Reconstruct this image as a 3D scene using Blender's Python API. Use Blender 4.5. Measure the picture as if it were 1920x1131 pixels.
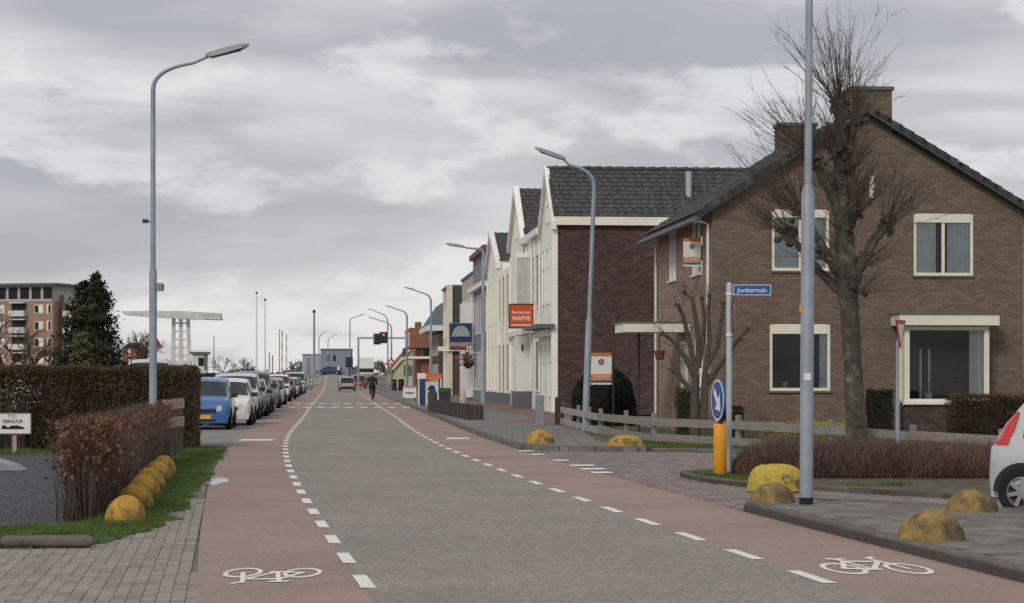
import bpy, bmesh, math, random
import numpy as np
from mathutils import Vector, Matrix
random.seed(7); rng = np.random.default_rng(11)
R = math.radians
S = bpy.context.scene
for o in list(bpy.data.objects): bpy.data.objects.remove(o)

# ---------------------------------------------------------------- camera
F_PX, HZ, EYE = 3770.0, 705.0, 1.6          # focal length in photo pixels, horizon row, eye height
cam = bpy.data.cameras.new('camera'); cam_o = bpy.data.objects.new('camera', cam)
S.collection.objects.link(cam_o)
cam_o.location = (0, 0, EYE); cam_o.rotation_euler = (R(90), 0, 0)
cam.sensor_width = 36; cam.lens = F_PX / 1920 * 36
cam.shift_y = (HZ - 565.5) / 1920
cam.clip_start = .1; cam.clip_end = 6000
S.camera = cam_o
S.render.resolution_x, S.render.resolution_y = 1024, 603

# ---------------------------------------------------------------- world: broken overcast
SKY_X = 11.2
SUN_EL, SUN_AZ = 38, 205      # degrees; azimuth from +Y clockwise
W = bpy.data.worlds.new('World'); S.world = W; W.use_nodes = True
nt = W.node_tree; N = nt.nodes; L = nt.links; N.clear()
out = N.new('ShaderNodeOutputWorld'); bg = N.new('ShaderNodeBackground'); bg2 = N.new('ShaderNodeBackground')
sky = N.new('ShaderNodeTexSky'); sky.sky_type = 'NISHITA'; sky.sun_disc = False
sky.sun_elevation = R(SUN_EL); sky.sun_rotation = R(SUN_AZ)
L.new(sky.outputs[0], bg.inputs[0]); bg.inputs[1].default_value = .1
tc = N.new('ShaderNodeTexCoord')
def wnoise(scale, loc, s_, det, rough, dist=0., warp=None):
    m_ = N.new('ShaderNodeMapping'); m_.inputs['Scale'].default_value = scale; m_.inputs['Location'].default_value = loc; L.new(tc.outputs['Generated'], m_.inputs[0])
    n_ = N.new('ShaderNodeTexNoise'); n_.inputs['Scale'].default_value = s_; n_.inputs['Detail'].default_value = det; n_.inputs['Roughness'].default_value = rough; n_.inputs['Distortion'].default_value = dist; L.new(m_.outputs[0], n_.inputs['Vector']); return n_.outputs[0]
def wramp(src, a, b, lo=0., hi=1.):
    r_ = N.new('ShaderNodeMapRange'); r_.interpolation_type = 'SMOOTHSTEP'; r_.inputs[1].default_value, r_.inputs[2].default_value, r_.inputs[3].default_value, r_.inputs[4].default_value = a, b, lo, hi; L.new(src, r_.inputs[0]); return r_.outputs[0]
def wmix(f, a, b):
    m_ = N.new('ShaderNodeMix'); m_.data_type = 'RGBA'; L.new(f, m_.inputs[0])
    for q, v in ((6, a), (7, b)):
        if isinstance(v, tuple): m_.inputs[q].default_value = v
        else: L.new(v, m_.inputs[q])
    return m_.outputs[2]
deck = wnoise((4.2, 4.2, 21.0), (SKY_X, 1.2, .4), 1.0, 8, .45, .1)                 # broad grey banks
col_ = wmix(wramp(deck, .36, .64), (.40, .415, .445, 1), (.635, .635, .635, 1))
puff = wnoise((9.5, 9.5, 23.0), (2.7+SKY_X, .3, 1.9), 1.0, 13, .55, .0)              # lumpy sunlit tops
col_ = wmix(wramp(puff, .50, .60, 0, .62), col_, (.79, .79, .775, 1))
shade = wnoise((6.0, 6.0, 30.0), (5.1, 3.3+SKY_X, 2.2), 1.0, 9, .5, .0)               # dark undersides
col_ = wmix(wramp(shade, .53, .66, 0, .5), col_, (.37, .38, .405, 1))
L.new(col_, bg2.inputs[0]); bg2.inputs[1].default_value = 1.09
ms = N.new('ShaderNodeMixShader'); ms.inputs[0].default_value = .94
L.new(bg.outputs[0], ms.inputs[1]); L.new(bg2.outputs[0], ms.inputs[2]); L.new(ms.outputs[0], out.inputs[0])

sun = bpy.data.lights.new('sun', 'SUN'); sun_o = bpy.data.objects.new('sun', sun); S.collection.objects.link(sun_o)
sun.energy = 1.5; sun.angle = R(14); sun.color = (1, .96, .9)
sd = Vector((math.sin(R(SUN_AZ)) * math.cos(R(SUN_EL)), math.cos(R(SUN_AZ)) * math.cos(R(SUN_EL)), math.sin(R(SUN_EL))))
sun_o.rotation_euler = sd.to_track_quat('Z', 'Y').to_euler()
S.view_settings.view_transform = 'Standard'; S.view_settings.look = 'None'
S.view_settings.exposure = 0; S.view_settings.gamma = 1

# ---------------------------------------------------------------- measuring helpers (photo pixel + distance -> metres)
def gx(px, Y): return (px - 960) / F_PX * Y
def gz(py, Y): return EYE - (py - HZ) * Y / F_PX
def gp(px, py):
    Y = EYE * F_PX / (py - HZ); return gx(px, Y), Y

# ---------------------------------------------------------------- object helpers
COL = S.collection
def tag(o, label=None, cat=None, group=None, kind=None):
    if label: o['label'] = label
    if cat: o['category'] = cat
    if group: o['group'] = group
    if kind: o['kind'] = kind
    return o
def empty(name, loc=(0, 0, 0), rz=0, label=None, cat=None, group=None, kind=None, parent=None):
    o = bpy.data.objects.new(name, None); COL.objects.link(o); o.empty_display_size = .2
    o.location = loc; o.rotation_euler = (0, 0, rz)
    if parent: o.parent = parent
    return tag(o, label, cat, group, kind)
def obj(name, me, mat=None, parent=None, loc=None, rot=None):
    o = bpy.data.objects.new(name, me); COL.objects.link(o)
    if mat is not None and not me.materials: me.materials.append(mat)
    if parent: o.parent = parent
    if loc is not None: o.location = loc
    if rot is not None: o.rotation_euler = rot
    return o
def np_mesh(name, V, Fc, mat, parent=None, smooth=False):
    V = np.asarray(V, np.float32).reshape(-1, 3); Fc = np.asarray(Fc, np.int32); k = Fc.shape[1]
    me = bpy.data.meshes.new(name)
    me.vertices.add(len(V)); me.vertices.foreach_set('co', V.ravel())
    me.loops.add(Fc.size); me.loops.foreach_set('vertex_index', Fc.ravel())
    me.polygons.add(len(Fc)); me.polygons.foreach_set('loop_start', np.arange(len(Fc), dtype=np.int32) * k)
    if smooth: me.polygons.foreach_set('use_smooth', np.ones(len(Fc), bool))
    me.update(calc_edges=True)
    return obj(name, me, mat, parent)

class MB:
    def __init__(s): s.v = []; s.f = []
    def quad(s, a, b, c, d):
        n = len(s.v); s.v += [tuple(a), tuple(b), tuple(c), tuple(d)]; s.f.append((n, n+1, n+2, n+3)); return s
    def poly(s, pts):
        n = len(s.v); s.v += [tuple(p) for p in pts]; s.f.append(tuple(range(n, n + len(pts)))); return s
    def box(s, x0, x1, y0, y1, z0, z1, M=None):
        n = len(s.v)
        c = [(x0,y0,z0),(x1,y0,z0),(x1,y1,z0),(x0,y1,z0),(x0,y0,z1),(x1,y0,z1),(x1,y1,z1),(x0,y1,z1)]
        if M is not None: c = [tuple(M @ Vector(p)) for p in c]
        s.v += c
        s.f += [(n,n+3,n+2,n+1),(n+4,n+5,n+6,n+7),(n,n+1,n+5,n+4),(n+1,n+2,n+6,n+5),(n+2,n+3,n+7,n+6),(n+3,n,n+4,n+7)]
        return s
    def cbox(s, x0, x1, y0, y1, z0, z1, c=.01, M=None):      # box with a chamfered top edge
        n = len(s.v)
        v = [(x0,y0,z0),(x1,y0,z0),(x1,y1,z0),(x0,y1,z0),(x0,y0,z1-c),(x1,y0,z1-c),(x1,y1,z1-c),(x0,y1,z1-c),
             (x0+c,y0+c,z1),(x1-c,y0+c,z1),(x1-c,y1-c,z1),(x0+c,y1-c,z1)]
        if M is not None: v = [tuple(M @ Vector(p)) for p in v]
        s.v += v
        for a in (0, 4):
            for i in range(4): j = (i+1) % 4; s.f.append((n+a+i, n+a+j, n+a+4+j, n+a+4+i))
        s.f.append((n+8, n+9, n+10, n+11)); return s
    def prism(s, pts, z0, z1):                                 # vertical prism over a plan polygon
        n = len(s.v); k = len(pts)
        s.v += [(p[0], p[1], z0) for p in pts] + [(p[0], p[1], z1) for p in pts]
        s.f.append(tuple(range(n+k, n+2*k))); s.f.append(tuple(range(n+k-1, n-1, -1)))
        for i in range(k): j = (i+1) % k; s.f.append((n+i, n+j, n+k+j, n+k+i))
        return s
    def extr(s, pts, d):                                       # any planar polygon pushed along vector d
        n = len(s.v); k = len(pts)
        s.v += [tuple(p) for p in pts] + [tuple(Vector(p) + Vector(d)) for p in pts]
        s.f.append(tuple(range(n+k, n+2*k))); s.f.append(tuple(range(n+k-1, n-1, -1)))
        for i in range(k): j = (i+1) % k; s.f.append((n+i, n+j, n+k+j, n+k+i))
        return s
    def tube(s, pts, rad, n=8, cap=True):
        pts = [Vector(p) for p in pts]
        if not isinstance(rad, (list, tuple)): rad = [rad] * len(pts)
        b0 = len(s.v); up = None
        for i, p in enumerate(pts):
            d = (pts[min(i+1, len(pts)-1)] - pts[max(i-1, 0)]).normalized()
            if up is None: up = Vector((1, 0, 0)) if abs(d.x) < .9 else Vector((0, 1, 0))
            a = (up - d * up.dot(d)).normalized(); b = d.cross(a); up = a
            for k in range(n):
                t = 2 * math.pi * k / n
                s.v.append(tuple(p + (a * math.cos(t) + b * math.sin(t)) * rad[i]))
        for i in range(len(pts) - 1):
            for k in range(n):
                j = (k+1) % n; s.f.append((b0+i*n+k, b0+i*n+j, b0+(i+1)*n+j, b0+(i+1)*n+k))
        if cap and n > 2:
            s.f.append(tuple(b0 + k for k in reversed(range(n)))); m = b0 + (len(pts)-1)*n; s.f.append(tuple(m + k for k in range(n)))
        return s
    def lathe(s, prof, n=24, c=(0, 0, 0), ax='z', sx=1, sy=1):
        b0 = len(s.v)
        for r, h in prof:
            for k in range(n):
                t = 2 * math.pi * k / n; u, w = r * math.cos(t) * sx, r * math.sin(t) * sy
                p = (u, w, h) if ax == 'z' else ((u, h, w) if ax == 'y' else (h, u, w))
                s.v.append((c[0]+p[0], c[1]+p[1], c[2]+p[2]))
        for i in range(len(prof) - 1):
            for k in range(n):
                j = (k+1) % n; q = (b0+i*n+k, b0+i*n+j, b0+(i+1)*n+j, b0+(i+1)*n+k)
                s.f.append(q if ax != 'y' else q[::-1])
        return s
    def mesh(s, name, smooth=False):
        me = bpy.data.meshes.new(name); me.from_pydata(s.v, [], s.f); me.update()
        if smooth:
            me.polygons.foreach_set('use_smooth', [True] * len(me.polygons))
            try: me.set_sharp_from_angle(angle=R(38))
            except Exception: pass
        return me
    def build(s, name, mat, parent=None, smooth=False): return obj(name, s.mesh(name, smooth), mat, parent)
def copy_tree(o, parent=None, top=True):
    c = o.copy(); COL.objects.link(c); c.parent = parent
    for ch in list(o.children): copy_tree(ch, c, False)
    return c
def text_obj(name, body, size, mat, parent, loc, rot, sx=1.0, bold=0):
    cu = bpy.data.curves.new(name, 'FONT'); cu.body = body; cu.size = size; cu.align_x = 'CENTER'; cu.align_y = 'CENTER'; cu.extrude = .001; cu.offset = bold
    cu.resolution_u = 2
    t = bpy.data.objects.new('tmp', cu); COL.objects.link(t)
    dg = bpy.context.evaluated_depsgraph_get(); me = bpy.data.meshes.new_from_object(t.evaluated_get(dg))
    bpy.data.objects.remove(t); me.materials.clear()
    o = obj(name, me, mat, parent, loc, rot); o.scale = (sx, 1, 1); return o

# ---------------------------------------------------------------- materials
def srgb(r, g, b): return tuple((c/255/12.92 if c <= 10 else ((c/255+.055)/1.055)**2.4) for c in (r, g, b))
def M(name, col, rough=.85, var=.18, scale=4., bump=0., bscale=60., metal=0., isl=0., col2=None, mix=(.45, .65), mscale=2., spec=.35, detail=6, coat=0, flat=None):
    m = bpy.data.materials.new(name); m.use_nodes = True; t = m.node_tree; n = t.nodes; l = t.links
    b = n['Principled BSDF']; b.inputs['Roughness'].default_value = rough; b.inputs['Metallic'].default_value = metal
    b.inputs['Specular IOR Level'].default_value = spec; b.inputs['Coat Weight'].default_value = coat; b.inputs['Coat Roughness'].default_value = .06
    tcn = n.new('ShaderNodeTexCoord'); co = tcn.outputs['Object']
    if flat:
        mpn = n.new('ShaderNodeMapping'); mpn.inputs['Scale'].default_value = flat; l.new(co, mpn.inputs[0]); co = mpn.outputs[0]
    base = n.new('ShaderNodeRGB'); base.outputs[0].default_value = (*col, 1); cur = base.outputs[0]
    if col2:
        nz = n.new('ShaderNodeTexNoise'); nz.inputs['Scale'].default_value = mscale; nz.inputs['Detail'].default_value = 7; l.new(co, nz.inputs['Vector'])
        mr = n.new('ShaderNodeMapRange'); mr.inputs[1].default_value, mr.inputs[2].default_value = mix; l.new(nz.outputs[0], mr.inputs[0])
        mc = n.new('ShaderNodeMix'); mc.data_type = 'RGBA'; l.new(mr.outputs[0], mc.inputs[0]); l.new(cur, mc.inputs[6]); mc.inputs[7].default_value = (*col2, 1); cur = mc.outputs[2]
    if var:
        nz = n.new('ShaderNodeTexNoise'); nz.inputs['Scale'].default_value = scale; nz.inputs['Detail'].default_value = detail; nz.inputs['Roughness'].default_value = .65; l.new(co, nz.inputs['Vector'])
        mr = n.new('ShaderNodeMapRange'); mr.inputs[1].default_value, mr.inputs[2].default_value = .3, .7; mr.inputs[3].default_value, mr.inputs[4].default_value = 1-var, 1+var; l.new(nz.outputs[0], mr.inputs[0])
        hv = n.new('ShaderNodeHueSaturation'); l.new(cur, hv.inputs['Color']); l.new(mr.outputs[0], hv.inputs['Value']); cur = hv.outputs[0]
    if isl:
        ge = n.new('ShaderNodeNewGeometry'); oi = n.new('ShaderNodeObjectInfo')
        ad = n.new('ShaderNodeMath'); ad.operation = 'ADD'; l.new(ge.outputs['Random Per Island'], ad.inputs[0]); l.new(oi.outputs['Random'], ad.inputs[1])
        fr = n.new('ShaderNodeMath'); fr.operation = 'FRACT'; l.new(ad.outputs[0], fr.inputs[0])
        mr = n.new('ShaderNodeMapRange'); mr.inputs[3].default_value, mr.inputs[4].default_value = 1-isl, 1+isl; l.new(fr.outputs[0], mr.inputs[0])
        hv = n.new('ShaderNodeHueSaturation'); l.new(cur, hv.inputs['Color']); l.new(mr.outputs[0], hv.inputs['Value'])
        m5 = n.new('ShaderNodeMath'); m5.operation = 'MULTIPLY'; m5.inputs[1].default_value = 7.31; l.new(fr.outputs[0], m5.inputs[0])
        f2 = n.new('ShaderNodeMath'); f2.operation = 'FRACT'; l.new(m5.outputs[0], f2.inputs[0])
        m6 = n.new('ShaderNodeMapRange'); m6.inputs[3].default_value, m6.inputs[4].default_value = 1-isl*.6, 1+isl*.5; l.new(f2.outputs[0], m6.inputs[0]); l.new(m6.outputs[0], hv.inputs['Saturation'])
        cur = hv.outputs[0]
    l.new(cur, b.inputs['Base Color'])
    if bump:
        nb = n.new('ShaderNodeTexNoise'); nb.inputs['Scale'].default_value = bscale; nb.inputs['Detail'].default_value = 4; l.new(co, nb.inputs['Vector'])
        bp = n.new('ShaderNodeBump'); bp.inputs['Strength'].default_value = bump; bp.inputs['Distance'].default_value = .02; l.new(nb.outputs[0], bp.inputs['Height']); l.new(bp.outputs[0], b.inputs['Normal'])
    return m
def M_foliage(name, cols, rough=.75, trans=.15):
    m = bpy.data.materials.new(name); m.use_nodes = True; t = m.node_tree; n = t.nodes; l = t.links; b = n['Principled BSDF']
    b.inputs['Roughness'].default_value = rough; b.inputs['Specular IOR Level'].default_value = .25
    ge = n.new('ShaderNodeNewGeometry'); r = n.new('ShaderNodeValToRGB'); l.new(ge.outputs['Random Per Island'], r.inputs[0])
    el = r.color_ramp.elements; el[0].color = (*cols[0], 1); el[1].color = (*cols[-1], 1)
    for i, c in enumerate(cols[1:-1]): q = el.new((i+1)/(len(cols)-1)); q.color = (*c, 1)
    tcn = n.new('ShaderNodeTexCoord'); nz = n.new('ShaderNodeTexNoise'); nz.inputs['Scale'].default_value = 1.3; nz.inputs['Detail'].default_value = 3; l.new(tcn.outputs['Object'], nz.inputs['Vector'])
    mr = n.new('ShaderNodeMapRange'); mr.inputs[1].default_value, mr.inputs[2].default_value = .3, .7; mr.inputs[3].default_value, mr.inputs[4].default_value = .68, 1.32; l.new(nz.outputs[0], mr.inputs[0])
    hv = n.new('ShaderNodeHueSaturation'); l.new(r.outputs[0], hv.inputs['Color']); l.new(mr.outputs[0], hv.inputs['Value']); l.new(hv.outputs[0], b.inputs['Base Color'])
    if trans:
        tb = n.new('ShaderNodeBsdfTranslucent'); l.new(hv.outputs[0], tb.inputs[0]); mm = n.new('ShaderNodeMixShader'); mm.inputs[0].default_value = trans
        l.new(b.outputs[0], mm.inputs[1]); l.new(tb.outputs[0], mm.inputs[2]); l.new(mm.outputs[0], n['Material Output'].inputs[0])
    return m
def M_glass(name, tint=(.75, .8, .8), refl=1.45):
    m = bpy.data.materials.new(name); m.use_nodes = True; t = m.node_tree; n = t.nodes; l = t.links; n.remove(n['Principled BSDF'])
    a = n.new('ShaderNodeBsdfTransparent'); a.inputs[0].default_value = (*tint, 1); g = n.new('ShaderNodeBsdfGlossy'); g.inputs['Roughness'].default_value = .02
    fr = n.new('ShaderNodeFresnel'); fr.inputs[0].default_value = refl; x = n.new('ShaderNodeMixShader')
    l.new(fr.outputs[0], x.inputs[0]); l.new(a.outputs[0], x.inputs[1]); l.new(g.outputs[0], x.inputs[2]); l.new(x.outputs[0], n['Material Output'].inputs[0]); return m
def M_emit(name, col, st):
    m = bpy.data.materials.new(name); m.use_nodes = True; b = m.node_tree.nodes['Principled BSDF']
    b.inputs['Base Color'].default_value = (*col, 1); b.inputs['Emission Color'].default_value = (*col, 1); b.inputs['Emission Strength'].default_value = st; return m
def M_tiles(name, col, joint, w, h, rough=.9):                # far paving: joints only, too small to be pieces
    m = M(name, col, rough, .2, 1.5, bump=.15, bscale=40); n = m.node_tree.nodes; l = m.node_tree.links; b = n['Principled BSDF']
    src = b.inputs['Base Color'].links[0].from_socket
    br = n.new('ShaderNodeTexBrick'); br.inputs['Scale'].default_value = 1; br.inputs['Brick Width'].default_value = w; br.inputs['Row Height'].default_value = h; br.inputs['Mortar Size'].default_value = .012
    br.inputs['Color1'].default_value = (1, 1, 1, 1); br.inputs['Color2'].default_value = (.75, .75, .75, 1); br.inputs['Mortar'].default_value = (.45, .45, .45, 1)
    l.new(n['Texture Coordinate'].outputs['Object'], br.inputs['Vector'])
    x = n.new('ShaderNodeMix'); x.data_type = 'RGBA'; x.blend_type = 'MULTIPLY'; x.inputs[0].default_value = 1; l.new(src, x.inputs[6]); l.new(br.outputs[0], x.inputs[7]); l.new(x.outputs[2], b.inputs['Base Color']); return m

def speckle(m, scale, lo, hi):                                 # fine stone chippings showing in a road surface
    n = m.node_tree.nodes; l = m.node_tree.links; b = n['Principled BSDF']; src = b.inputs['Base Color'].links[0].from_socket
    vo = n.new('ShaderNodeTexVoronoi'); vo.inputs['Scale'].default_value = scale; l.new(n['Texture Coordinate'].outputs['Object'], vo.inputs['Vector'])
    sp = n.new('ShaderNodeSeparateColor'); l.new(vo.outputs['Color'], sp.inputs[0])
    mr = n.new('ShaderNodeMapRange'); mr.inputs[3].default_value, mr.inputs[4].default_value = lo, hi; l.new(sp.outputs[0], mr.inputs[0])
    hv = n.new('ShaderNodeHueSaturation'); l.new(src, hv.inputs['Color']); l.new(mr.outputs[0], hv.inputs['Value']); l.new(hv.outputs[0], b.inputs['Base Color']); return m

m_asph = speckle(M('asphalt', (.262, .235, .205), .9, .10, .6, bump=.5, bscale=70, col2=(.247, .222, .195), mscale=.35, mix=(.4, .7)), 30, .72, 1.28)
m_bike = speckle(M('red_asphalt', (.315, .225, .195), .9, .10, .5, bump=.35, bscale=80, col2=(.275, .198, .175), mscale=.4, mix=(.4, .65)), 60, .82, 1.18)
m_park = M('parking_asphalt', (.22, .21, .20), .9, .15, .8, bump=.3, bscale=60)
m_paint = M('road_paint', (.72, .70, .66), .7, .10, 9, bump=.1, col2=(.45, .42, .39), mscale=14, mix=(.62, .78))
m_pave_l = M('clinker_grey', (.262, .235, .200), .92, .12, 7, bump=.3, bscale=90, isl=.16)
m_joint = M('joint_sand', (.195, .172, .145), .95, .2, 6, bump=.3)
m_joint_d = M('joint_dark', (.085, .07, .068), .95, .2, 6, bump=.3)
m_tile_r = M('tile_grey', (.17, .155, .142), .92, .2, 6, bump=.35, bscale=80, isl=.24)
m_brickroad = M('street_brick', (.215, .175, .168), .9, .15, 8, bump=.3, bscale=80, isl=.24)
m_sidewalk = M_tiles('sidewalk_tiles', (.205, .192, .176), None, .6, .3)
m_redpave = M_tiles('red_paving', (.25, .155, .13), None, .21, .105)
m_kerb = M('kerb_concrete', (.125, .112, .10), .92, .25, 5, bump=.4, bscale=60, isl=.12)
m_gravel = speckle(M('dark_gravel', (.075, .075, .082), .95, .15, 2.5, bump=1.0, bscale=38), 30, .5, 1.6)
m_soil = M('soil', (.085, .07, .055), .95, .3, 5, bump=.6, bscale=30, col2=(.10, .10, .05), mscale=3)
m_grassbase = M('turf', (.052, .085, .025), .95, .3, 4, bump=.6, bscale=30, col2=(.09, .075, .045), mscale=3, mix=(.5, .75))
m_ground = M('ground', (.15, .15, .11), .95, .2, .05, bump=.2)
m_dirt = M('verge_dirt', (.17, .15, .125), .95, .25, 4, bump=.4, bscale=30)
m_grass = M_foliage('grass_blades', [(.06, .12, .025), (.085, .16, .035), (.115, .20, .045), (.17, .15, .07)], trans=.25)
m_pole = M('galvanised', (.30, .345, .39), .5, .10, 3, metal=.15, col2=(.23, .265, .30), mscale=1.2, spec=.5)
m_polelt = M('galvanised_light', (.40, .43, .46), .5, .10, 3, metal=.15, spec=.5)
m_dark = M('dark_metal', (.035, .037, .04), .5, .1)
m_lampgrey = M('lamp_grey', (.24, .255, .27), .5, .1)
m_black = M('black_rubber', (.018, .018, .018), .8, .1)
m_white = M('white_paint', (.74, .73, .69), .6, .06, 2)
m_cream = M('cream_paint', (.78, .735, .60), .55, .05, 2)
m_whitewall = M('white_render', (.82, .80, .73), .8, .07, 1.2, col2=(.70, .68, .61), mscale=1.0, mix=(.5, .8), bump=.1)
m_brick = M('brown_brick', (.188, .132, .099), .9, .12, 9, bump=.25, bscale=90, isl=.20)
m_brick_side = M('buff_brick', (.31, .22, .165), .9, .12, 9, bump=.2, isl=.22)
m_mortar = M('mortar', (.15, .115, .092), .95, .15, 5)
m_mortar_buff = M('mortar_buff', (.27, .205, .16), .95, .12, 5)
m_brick_dk = M('dark_brick', (.078, .046, .040), .85, .2, 7, bump=.25, isl=.40)
m_mortar_dk = M('mortar_dark', (.09, .06, .053), .95, .3, 2.5, col2=(.17, .13, .12), mscale=5, mix=(.5, .75))
m_chim = M('chimney_brick', (.15, .11, .066), .9, .15, 9, bump=.3, isl=.3)
m_rooftile = M('roof_tile', (.055, .055, .058), .75, .25, 5, bump=.2, isl=.38, col2=(.09, .082, .07), mscale=4, mix=(.5, .75))
m_slate = M('slate_blue', (.10, .115, .14), .7, .2, 3, isl=.2)
m_lead = M('lead_grey', (.12, .125, .135), .6, .15, 3)
m_glass = M_glass('window_glass', (.86, .9, .9), 1.55)
m_glassdark = M('dark_glass', (.02, .024, .028), .3, .0, spec=.15)
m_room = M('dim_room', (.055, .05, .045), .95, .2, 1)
m_curtain = M('net_curtain', (.80, .85, .87), .9, .1, 6)
m_orange = M('orange_print', (.62, .17, .05), .6, .06)
m_orangered = M('orange_sign', (.58, .085, .025), .6, .05)
m_red = M('red_enamel', (.50, .03, .03), .45, .05)
m_blue = M('blue_enamel', (.018, .10, .34), .4, .05)
m_yellow = M('yellow_bollard', (.72, .30, .012), .5, .08, 3, col2=(.45, .2, .02), mscale=6, mix=(.6, .8))
m_dome = M('weathered_yellow', (.44, .255, .04), .85, .3, 14, bump=.6, bscale=25, col2=(.13, .095, .055), mscale=5.5, mix=(.47, .66))
m_dome2 = M('mossy_yellow', (.29, .19, .06), .9, .35, 16, bump=.7, bscale=25, col2=(.10, .08, .05), mscale=5.0, mix=(.38, .62))
m_boulder = M('yellow_boulder', (.46, .34, .055), .8, .15, 6, bump=.7, bscale=18, col2=(.10, .09, .05), mscale=5, mix=(.55, .66))
m_wood = M('weathered_wood', (.25, .225, .205), .9, .25, 3, bump=.3, bscale=50, flat=(1, 1, 6))
m_woodlt = M('pale_wood', (.33, .31, .285), .9, .25, 4, bump=.3, bscale=50)
m_woodpink = M('worn_plank', (.46, .30, .25), .9, .25, 6, bump=.3, bscale=40)
m_wooddk = M('dark_timber', (.05, .042, .036), .85, .25, 6, isl=.2)
m_bark = M('bark', (.07, .062, .05), .95, .35, 9, bump=1., bscale=22, col2=(.15, .142, .11), mscale=4, mix=(.5, .7))
m_bark2 = M('bark_thin', (.09, .072, .055), .95, .3, 9, bump=.7, bscale=30)
m_twig = M_foliage('twigs', [(.055, .038, .032), (.085, .058, .05), (.12, .085, .075)], trans=0)
m_beech = M_foliage('beech_leaves', [(.075, .034, .02), (.13, .06, .034), (.20, .10, .055), (.30, .17, .10)])
m_beechtwig = M_foliage('beech_twigs', [(.06, .042, .036), (.10, .07, .06), (.16, .12, .10)], trans=0)
m_hedge = M_foliage('winter_hedge', [(.05, .04, .02), (.085, .065, .03), (.14, .08, .042), (.085, .09, .03)])
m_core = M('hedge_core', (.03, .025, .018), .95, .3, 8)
m_conif = M_foliage('conifer', [(.016, .021, .010), (.032, .038, .017), (.06, .062, .028)], trans=.05)
m_conif2 = M_foliage('young_conifer', [(.045, .062, .022), (.085, .105, .035), (.14, .15, .05)], trans=.05)
m_yew = M_foliage('yew', [(.008, .014, .008), (.016, .028, .014), (.03, .042, .02)], trans=.03)
m_box = M_foliage('box_leaves', [(.03, .05, .012), (.06, .085, .02), (.12, .14, .03)], trans=.1)
m_heather = M_foliage('low_red_twigs', [(.09, .052, .042), (.165, .095, .072), (.24, .155, .12)], trans=.08)
m_flower = M_foliage('spring_bulbs', [(.10, .16, .03), (.35, .34, .05), (.5, .46, .06)])
# ================================================================ THE SETTING
_yk = np.array([-20, 5, 15.5, 20, 25.9, 31, 37.5, 44.7, 50, 60, 70, 100, 140, 300, 420, 600.])
_xk = np.array([6.1, 2.26, .63, -.05, -.89, -1.6, -2.43, -3.28, -3.85, -4.78, -5.6, -8.27, -11.8, -25.9, -36.5, -52.])
_yd = np.arange(-20, 600, .5); _xd = np.interp(_yd, _yk, _xk)
_k = np.exp(-.5 * (np.arange(-24, 25) * .5 / 4.5) ** 2); _k /= _k.sum()
_xd = np.convolve(np.pad(_xd, 24, mode='reflect', reflect_type='odd'), _k, 'valid')
def XC(Y): return float(np.interp(Y, _yd, _xd))
def RZ(Y):                                      # the road climbs to the bridge at its far end
    t = min(max((Y - 205) / 135, 0), 1); return 1.75 * t * t * (3 - 2 * t)
HALF, BL, BR = 1.8, 1.27, 1.48
def lane_r(Y): return XC(Y) + HALF + BR
def lane_l(Y): return XC(Y) - HALF - BL
def fac(Y): return 1.74 - .088 * (Y - 82)       # building line on the right

def ribbon(name, fl, fr, y0, y1, z, mat, parent=None, step=1.0, skirt=0):
    ys = np.arange(y0, y1 + .01, step); V = []; Fc = []
    for y in ys:
        zz = z + RZ(y); V += [(fl(y), y, zz), (fr(y), y, zz)]
    for i in range(len(ys) - 1): a = 2*i; Fc.append((a, a+1, a+3, a+2))
    return np_mesh(name, V, Fc, mat, parent)
def slab(name, pts, z0, z1, mat, parent=None):
    mb = MB().prism(pts, z0, z1); return mb.build(name, mat, parent)

g = MB().quad((-2500, -60, -.05), (2500, -60, -.05), (2500, 4500, -.05), (-2500, 4500, -.05)).build('ground', m_ground); tag(g, kind='structure')
# embankment that carries the road up to the bridge
ys = np.arange(200, 600, 10); V = []; Fc = []
for y in ys:
    h = RZ(y); V += [(lane_l(y) - 8 - h*3, y, -.06), (lane_l(y) - 6, y, h - .045), (lane_r(y) + 10, y, h - .045), (lane_r(y) + 14 + h*3, y, -.06)]
for i in range(len(ys) - 1):
    for k in range(3): a = 4*i + k; Fc.append((a, a+1, a+5, a+4))
tag(np_mesh('embankment', V, Fc, m_ground), kind='structure')

road = ribbon('road', lambda y: XC(y) - HALF, lambda y: XC(y) + HALF, 4, 420, .010, m_asph); tag(road, kind='structure')
bl = ribbon('cycle_lane_left', lane_l, lambda y: XC(y) - HALF, 4, 420, .008, m_bike); tag(bl, kind='structure')
br = ribbon('cycle_lane_right', lambda y: XC(y) + HALF, lane_r, 4, 420, .008, m_bike); tag(br, kind='structure')
pk = ribbon('parking_lane', lambda y: lane_l(y) - 5.2, lane_l, 45, 215, .0, m_park); tag(pk, kind='structure')

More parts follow.
